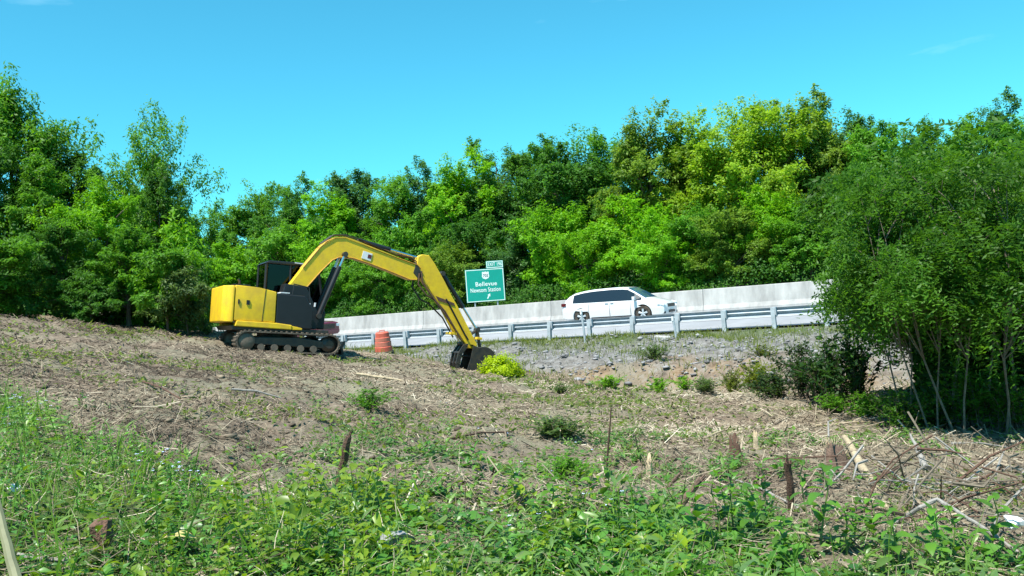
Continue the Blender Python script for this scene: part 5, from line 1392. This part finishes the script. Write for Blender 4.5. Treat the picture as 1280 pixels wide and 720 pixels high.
stick('wooden_stub', 'upright brown cut stub among weeds below the reddish stump', 'stub', upright(990, 636, 985, 576), (0.030, 0.027), M['wood_brown'], seed=5)
stick('thin_twig', 'thin dark upright twig in the middle of the cleared field', 'twig', upright(756, 606, 764, 510), (0.012, 0.006), M['wood_brown'], seed=6)
stick('forked_branch', 'grey pointed branch lying right of the reddish stump', 'branch', [gp(1160, 592, 0.02), pt(1150, 568, depth_of(gp(1160, 592)) * 1.02), pt(1138, 543, depth_of(gp(1160, 592)) * 1.04)], (0.040, 0.012), M['wood_grey'], seed=7)
a = gp(1108, 642, 0.04); b = gp(1058, 560, 0.16)
stick('peeled_log', 'long pale peeled log slanting down from the reddish stump', 'log', [a, a.lerp(b, 0.5) + Vector((0, 0, 0.02)), b], (0.042, 0.036), M['wood_pale'], seed=8, n=10)
d0 = depth_of(gp(1200, 668))
stick('bent_branch', 'bare grey bent branch arching over the weeds at the lower right', 'branch', [pt(1112, 658, d0 * 1.04), pt(1150, 634, d0), pt(1172, 624, d0), pt(1200, 642, d0 * 0.98), pt(1236, 664, d0 * 0.96), pt(1272, 690, d0 * 0.94)], (0.016, 0.012), M['wood_grey'], seed=9)
a = gp(446, 474, 0.05); b = gp(536, 486, 0.05)
stick('pale_pole', 'long thin pale pole lying on the field below the bucket', 'pole', [a, a.lerp(b, 0.5), b], (0.030, 0.018), M['wood_pale'], seed=10)
d0 = depth_of(gp(40, 715))
stick('dark_stick', 'short dark grey stick lying at the lower left corner', 'stick', [pt(22, 694, d0), pt(50, 699, d0), pt(82, 699, d0)], (0.011, 0.010), M['wood_grey'], seed=11)
stick('dry_stem', 'thick pale stem rising at the lower left corner', 'stem', [pt(30, 760, 1.55), pt(14, 700, 1.6), pt(-4, 630, 1.65), pt(-14, 590, 1.68)], (0.011, 0.006), M['stem_pale'], seed=12, rough=0.1)
a = gp(640, 560, 0.03)
for k, (x0, y0, x1, y1, lab) in enumerate([(700, 700, 722, 716, 'short pale stick at the bottom edge left of centre'), (920, 600, 1000, 632, 'slim grey stick lying beside the upright brown stub'), (560, 556, 640, 548, 'thin brown stick lying on the straw in the middle field'), (660, 528, 720, 546, 'pale straw coloured stick on the field below the white car'),
        (290, 500, 352, 506, 'dark stick lying on the bare soil left of centre'), (180, 492, 226, 508, 'pale stick lying on the soil at the left'), (1020, 540, 1130, 528, 'long thin stick lying along the thicket edge'), (1190, 560, 1262, 552, 'thin stick lying on the straw at the right'), (1090, 620, 1150, 588, 'slender stick crossing under the grey pointed branch'), (870, 560, 930, 540, 'slender pale stick left of the splintered stub')]):
    a = gp(x0, y0, 0.04); b = gp(x1, y1, 0.04)
    if (b - a).length > 2.5: b = a + (b - a).normalized() * 2.5
    stick('fallen_stick', lab, 'stick', [a, a.lerp(b, 0.5) + Vector((0, 0, 0.03)), b], (0.014, 0.008), M[['wood_pale', 'wood_grey', 'wood_brown'][k % 3]], seed=20 + k)

def stump(px, py, H, r0_, label, m1, m2, seed, splinters=30):
    b = gp(px, py); rs = random.Random(seed)
    root = empty('stump', label, 'stump', b)
    n = 14; V = []; F = []
    prof = [(1.6, -0.15), (1.3, 0.0), (1.05, 0.25), (0.94, 0.5), (0.86, 0.78), (0.72, 1.0)]; sl = rs.uniform(0.6, 1.1)
    for f, h in prof:
        for k in range(n):
            a = 2 * math.pi * k / n; q = r0_ * f * (1 + 0.16 * math.sin(3 * a + seed) + rs.uniform(-0.07, 0.07))
            V.append((q * math.cos(a), q * math.sin(a), H * h * (1 + (0.22 * rs.uniform(-1, 1) if h > 0.9 else 0)) + max(h, 0) * sl * q * math.cos(a + seed)))
    for i in range(len(prof) - 1):
        for k in range(n): F.append((i * n + k, i * n + (k + 1) % n, (i + 1) * n + (k + 1) % n, (i + 1) * n + k))
    F.append(tuple(range((len(prof) - 1) * n, len(prof) * n)))
    MB().add(V, F).build('stump_base', m1, root, smooth=50)
    sp = MB()
    for k in range(splinters):
        a = rs.uniform(0, 6.28); q = r0_ * rs.uniform(0.1, 0.72)
        p = Vector((q * math.cos(a), q * math.sin(a), H * 0.72 + 0.7 * sl * q * math.cos(a + seed))); L = H * rs.uniform(0.25, 0.75)
        t = p + Vector((math.cos(a) * rs.uniform(0, 0.9), math.sin(a) * rs.uniform(0, 0.9), 1)).normalized() * L
        w_ = rs.uniform(0.5, 1.2); sp.tube([p, p.lerp(t, 0.5), t], [r0_ * 0.11 * w_, r0_ * 0.07 * w_, r0_ * 0.01], 4)
    sp.build('splinters', m2, root)
    return root
stump(1046, 588, 0.27, 0.11, 'splintered reddish tree stump at the edge of the right weeds', M['wood_red'], M['wood_pale'], 3)
stump(920, 575, 0.22, 0.06, 'dark low stump with pale splinters left of the reddish one', M['wood_brown'], M['wood_pale'], 4, 22)
stump(946, 566, 0.20, 0.03, 'thin pale splintered stub between the two stumps', M['wood_pale'], M['wood_pale'], 5, 6)
stump(812, 592, 0.22, 0.035, 'tan shredded stub in front of the thin dark twig', M['wood_pale'], M['wood_pale'], 6, 26)

# brush pile at the right edge
b = gp(1228, 640); bp2 = empty('brush_pile', 'tangled pile of grey brown twigs at the right edge', 'brush pile', b)
rs = random.Random(8)
for k in range(100):
    c = Vector((rs.gauss(-0.12, 0.52), rs.gauss(0.25, 0.55), abs(rs.gauss(0.0, 0.16)) + 0.03)); d = Vector((rs.gauss(0, 1), rs.gauss(0, 0.8), rs.gauss(0.1, 0.4))).normalized() * rs.uniform(0.15, 0.45)
    c.z += gz(b.x + c.x, b.y + c.y) - b.z
    r_ = rs.uniform(0.004, 0.013)
    MB().tube([c - d, c + Vector((rs.gauss(0, 0.03), rs.gauss(0, 0.03), rs.gauss(0.02, 0.03))), c + d], [r_, r_ * 0.85, r_ * 0.4], 5).build('twig', M[rs.choice(['wood_grey', 'bark_pale', 'bark_pale', 'wood_brown'])], bp2, smooth=60)

def crumple(name, label, cat, p, size, material, seed, sq=0.5):
    rs = np.random.default_rng(seed)
    bm = bmesh.new(); bmesh.ops.create_icosphere(bm, subdivisions=2, radius=1.0)
    for v in bm.verts:
        f = 1 + rs.uniform(-0.35, 0.3); v.co = Vector((v.co.x * size[0] * f, v.co.y * size[1] * f, v.co.z * size[2] * f))
    me = bpy.data.meshes.new(name); bm.to_mesh(me); bm.free()
    o = link(name, me, material); o.location = p; o.rotation_euler = (0.2, 0.1, seed); return tag(o, label, cat)
p = gp(1268, 674, 0.12); crumple('paper_scrap', 'crumpled white scrap half hidden in weeds at the right edge', 'scrap', p, (0.085, 0.06, 0.05), M['paper'], 1)
p = gp(20, 640, 0.14); crumple('paper_scrap', 'small bluish white scrap in the weeds at the left edge', 'scrap', p, (0.035, 0.03, 0.022), M['paper'], 2)
p = gp(494, 704, 0.05); crumple('grey_scrap', 'crumpled grey plastic scrap at the bottom below the leaning stake', 'scrap', p, (0.12, 0.09, 0.045), M['grey_scrap'], 3)
p = gp(130, 690, 0.12); crumple('bark_chunk', 'rotten red brown bark chunk in the lower left weeds', 'bark', p, (0.05, 0.045, 0.065), M['bark_chunk'], 4)

# dead leaf at the lower left
def big_leaf(L, Wd, seed, fold=0.25, seg=5):
    rs = np.random.default_rng(seed); V = []; F = []
    for i in range(seg + 1):
        t = i / seg; w = Wd * 0.5 * math.sin(math.pi * min(1, t * 0.92 + 0.05)) ** 0.75 * (1 - 0.25 * t) if 0 < i < seg else 0.002
        zc = 0.10 * L * math.sin(t * 2.2) - 0.28 * L * t * t
        ww = w * (1 + rs.uniform(-0.12, 0.12))
        V += [(t * L, ww, zc + fold * w), (t * L, 0, zc), (t * L, -ww, zc + fold * w)]
    for i in range(seg):
        F += [(3 * i, 3 * i + 3, 3 * i + 4, 3 * i + 1), (3 * i + 1, 3 * i + 4, 3 * i + 5, 3 * i + 2)]
    me = np_mesh('leaf', np.array(V), np.array(F), np.full(len(V), rs.uniform(0.3, 0.75)), smooth=True)
    return me
p = gp(205, 700, 0.10)
dl = link('dead_leaf', big_leaf(0.16, 0.07, 9), M['dead_leaf']); dl.location = p; dl.rotation_euler = (0.2, -0.15, -0.1)
tag(dl, 'curled yellow dead leaf at the lower left', 'leaf')

# broad-leaved weeds one can pick out along the lower edge
LEAVES = [big_leaf(0.125, 0.075, i) for i in range(5)]
STEMS = []
for i in range(3):
    rs = random.Random(40 + i)
    STEMS.append(MB().tube([(0, 0, -0.05), (rs.uniform(-0.02, 0.02), rs.uniform(-0.02, 0.02), 0.13), (rs.uniform(-0.03, 0.03), rs.uniform(-0.03, 0.03), 0.27), (rs.uniform(-0.04, 0.04), rs.uniform(-0.04, 0.04), 0.40)], [0.006, 0.005, 0.004, 0.002], 5).mesh('stem', smooth=60))
M['stem_green'] = mat('weed_stem', (0.16, 0.22, 0.06), 0.6, var=0.3, vscale=20)
rs = random.Random(12)
weed_groups = [
    ('tall broad leaved weed in the dense row along the lower right edge', 'weeds along the lower right edge', [(880 + rs.uniform(-8, 8) + 36 * k, rs.uniform(672, 725)) for k in range(11)] + [(900 + 55 * k, rs.uniform(650, 690)) for k in range(4)], 1.05),
    ('broad leaved weed in the bright clump at bottom centre, left of the red stem', 'weeds left of the slanting red stem', [(650 + 22 * k + rs.uniform(-8, 8), rs.uniform(640, 715)) for k in range(9)], 0.85),
    ('yellow green leafy weed in the clump right below the leaning stake', 'weeds below the leaning stake', [(395 + 17 * k + rs.uniform(-6, 6), rs.uniform(636, 680)) for k in range(7)], 0.9),
]
for lab, grp, spots, sc in weed_groups:
    for px, py in spots:
        b = gp(px, py); k = sc * rs.uniform(0.75, 1.2)
        w = empty('weed', lab, 'weed', b, (rs.uniform(-0.15, 0.15), rs.uniform(-0.15, 0.15), rs.uniform(0, 6.28)), grp); w.scale = (k, k, k)
        link('stem', STEMS[rs.randrange(3)], M['stem_green'], w)
        nl = rs.randrange(12, 18)
        yel = 'stake' in grp
        for i in range(nl):
            f = 0.25 + 0.75 * i / nl
            l = link('leaf', LEAVES[rs.randrange(5)], M['leaf_glossy'], w)
            a = i * 2.4 + rs.uniform(-0.3, 0.3)
            l.location = (0.006 * math.cos(a), 0.006 * math.sin(a), 0.40 * f); q = rs.uniform(0.6, 1.15) * (1.15 - 0.45 * f)
            l.rotation_euler = Euler((rs.uniform(-0.3, 0.3), -rs.uniform(-0.2, 0.7), a)); l.scale = (q, q, q)
            g_ = rs.uniform(0.75, 1.3)
            l.color = ((0.16 if yel else 0.085) * g_, (0.23 if yel else 0.195) * g_, 0.026 * g_, 1)
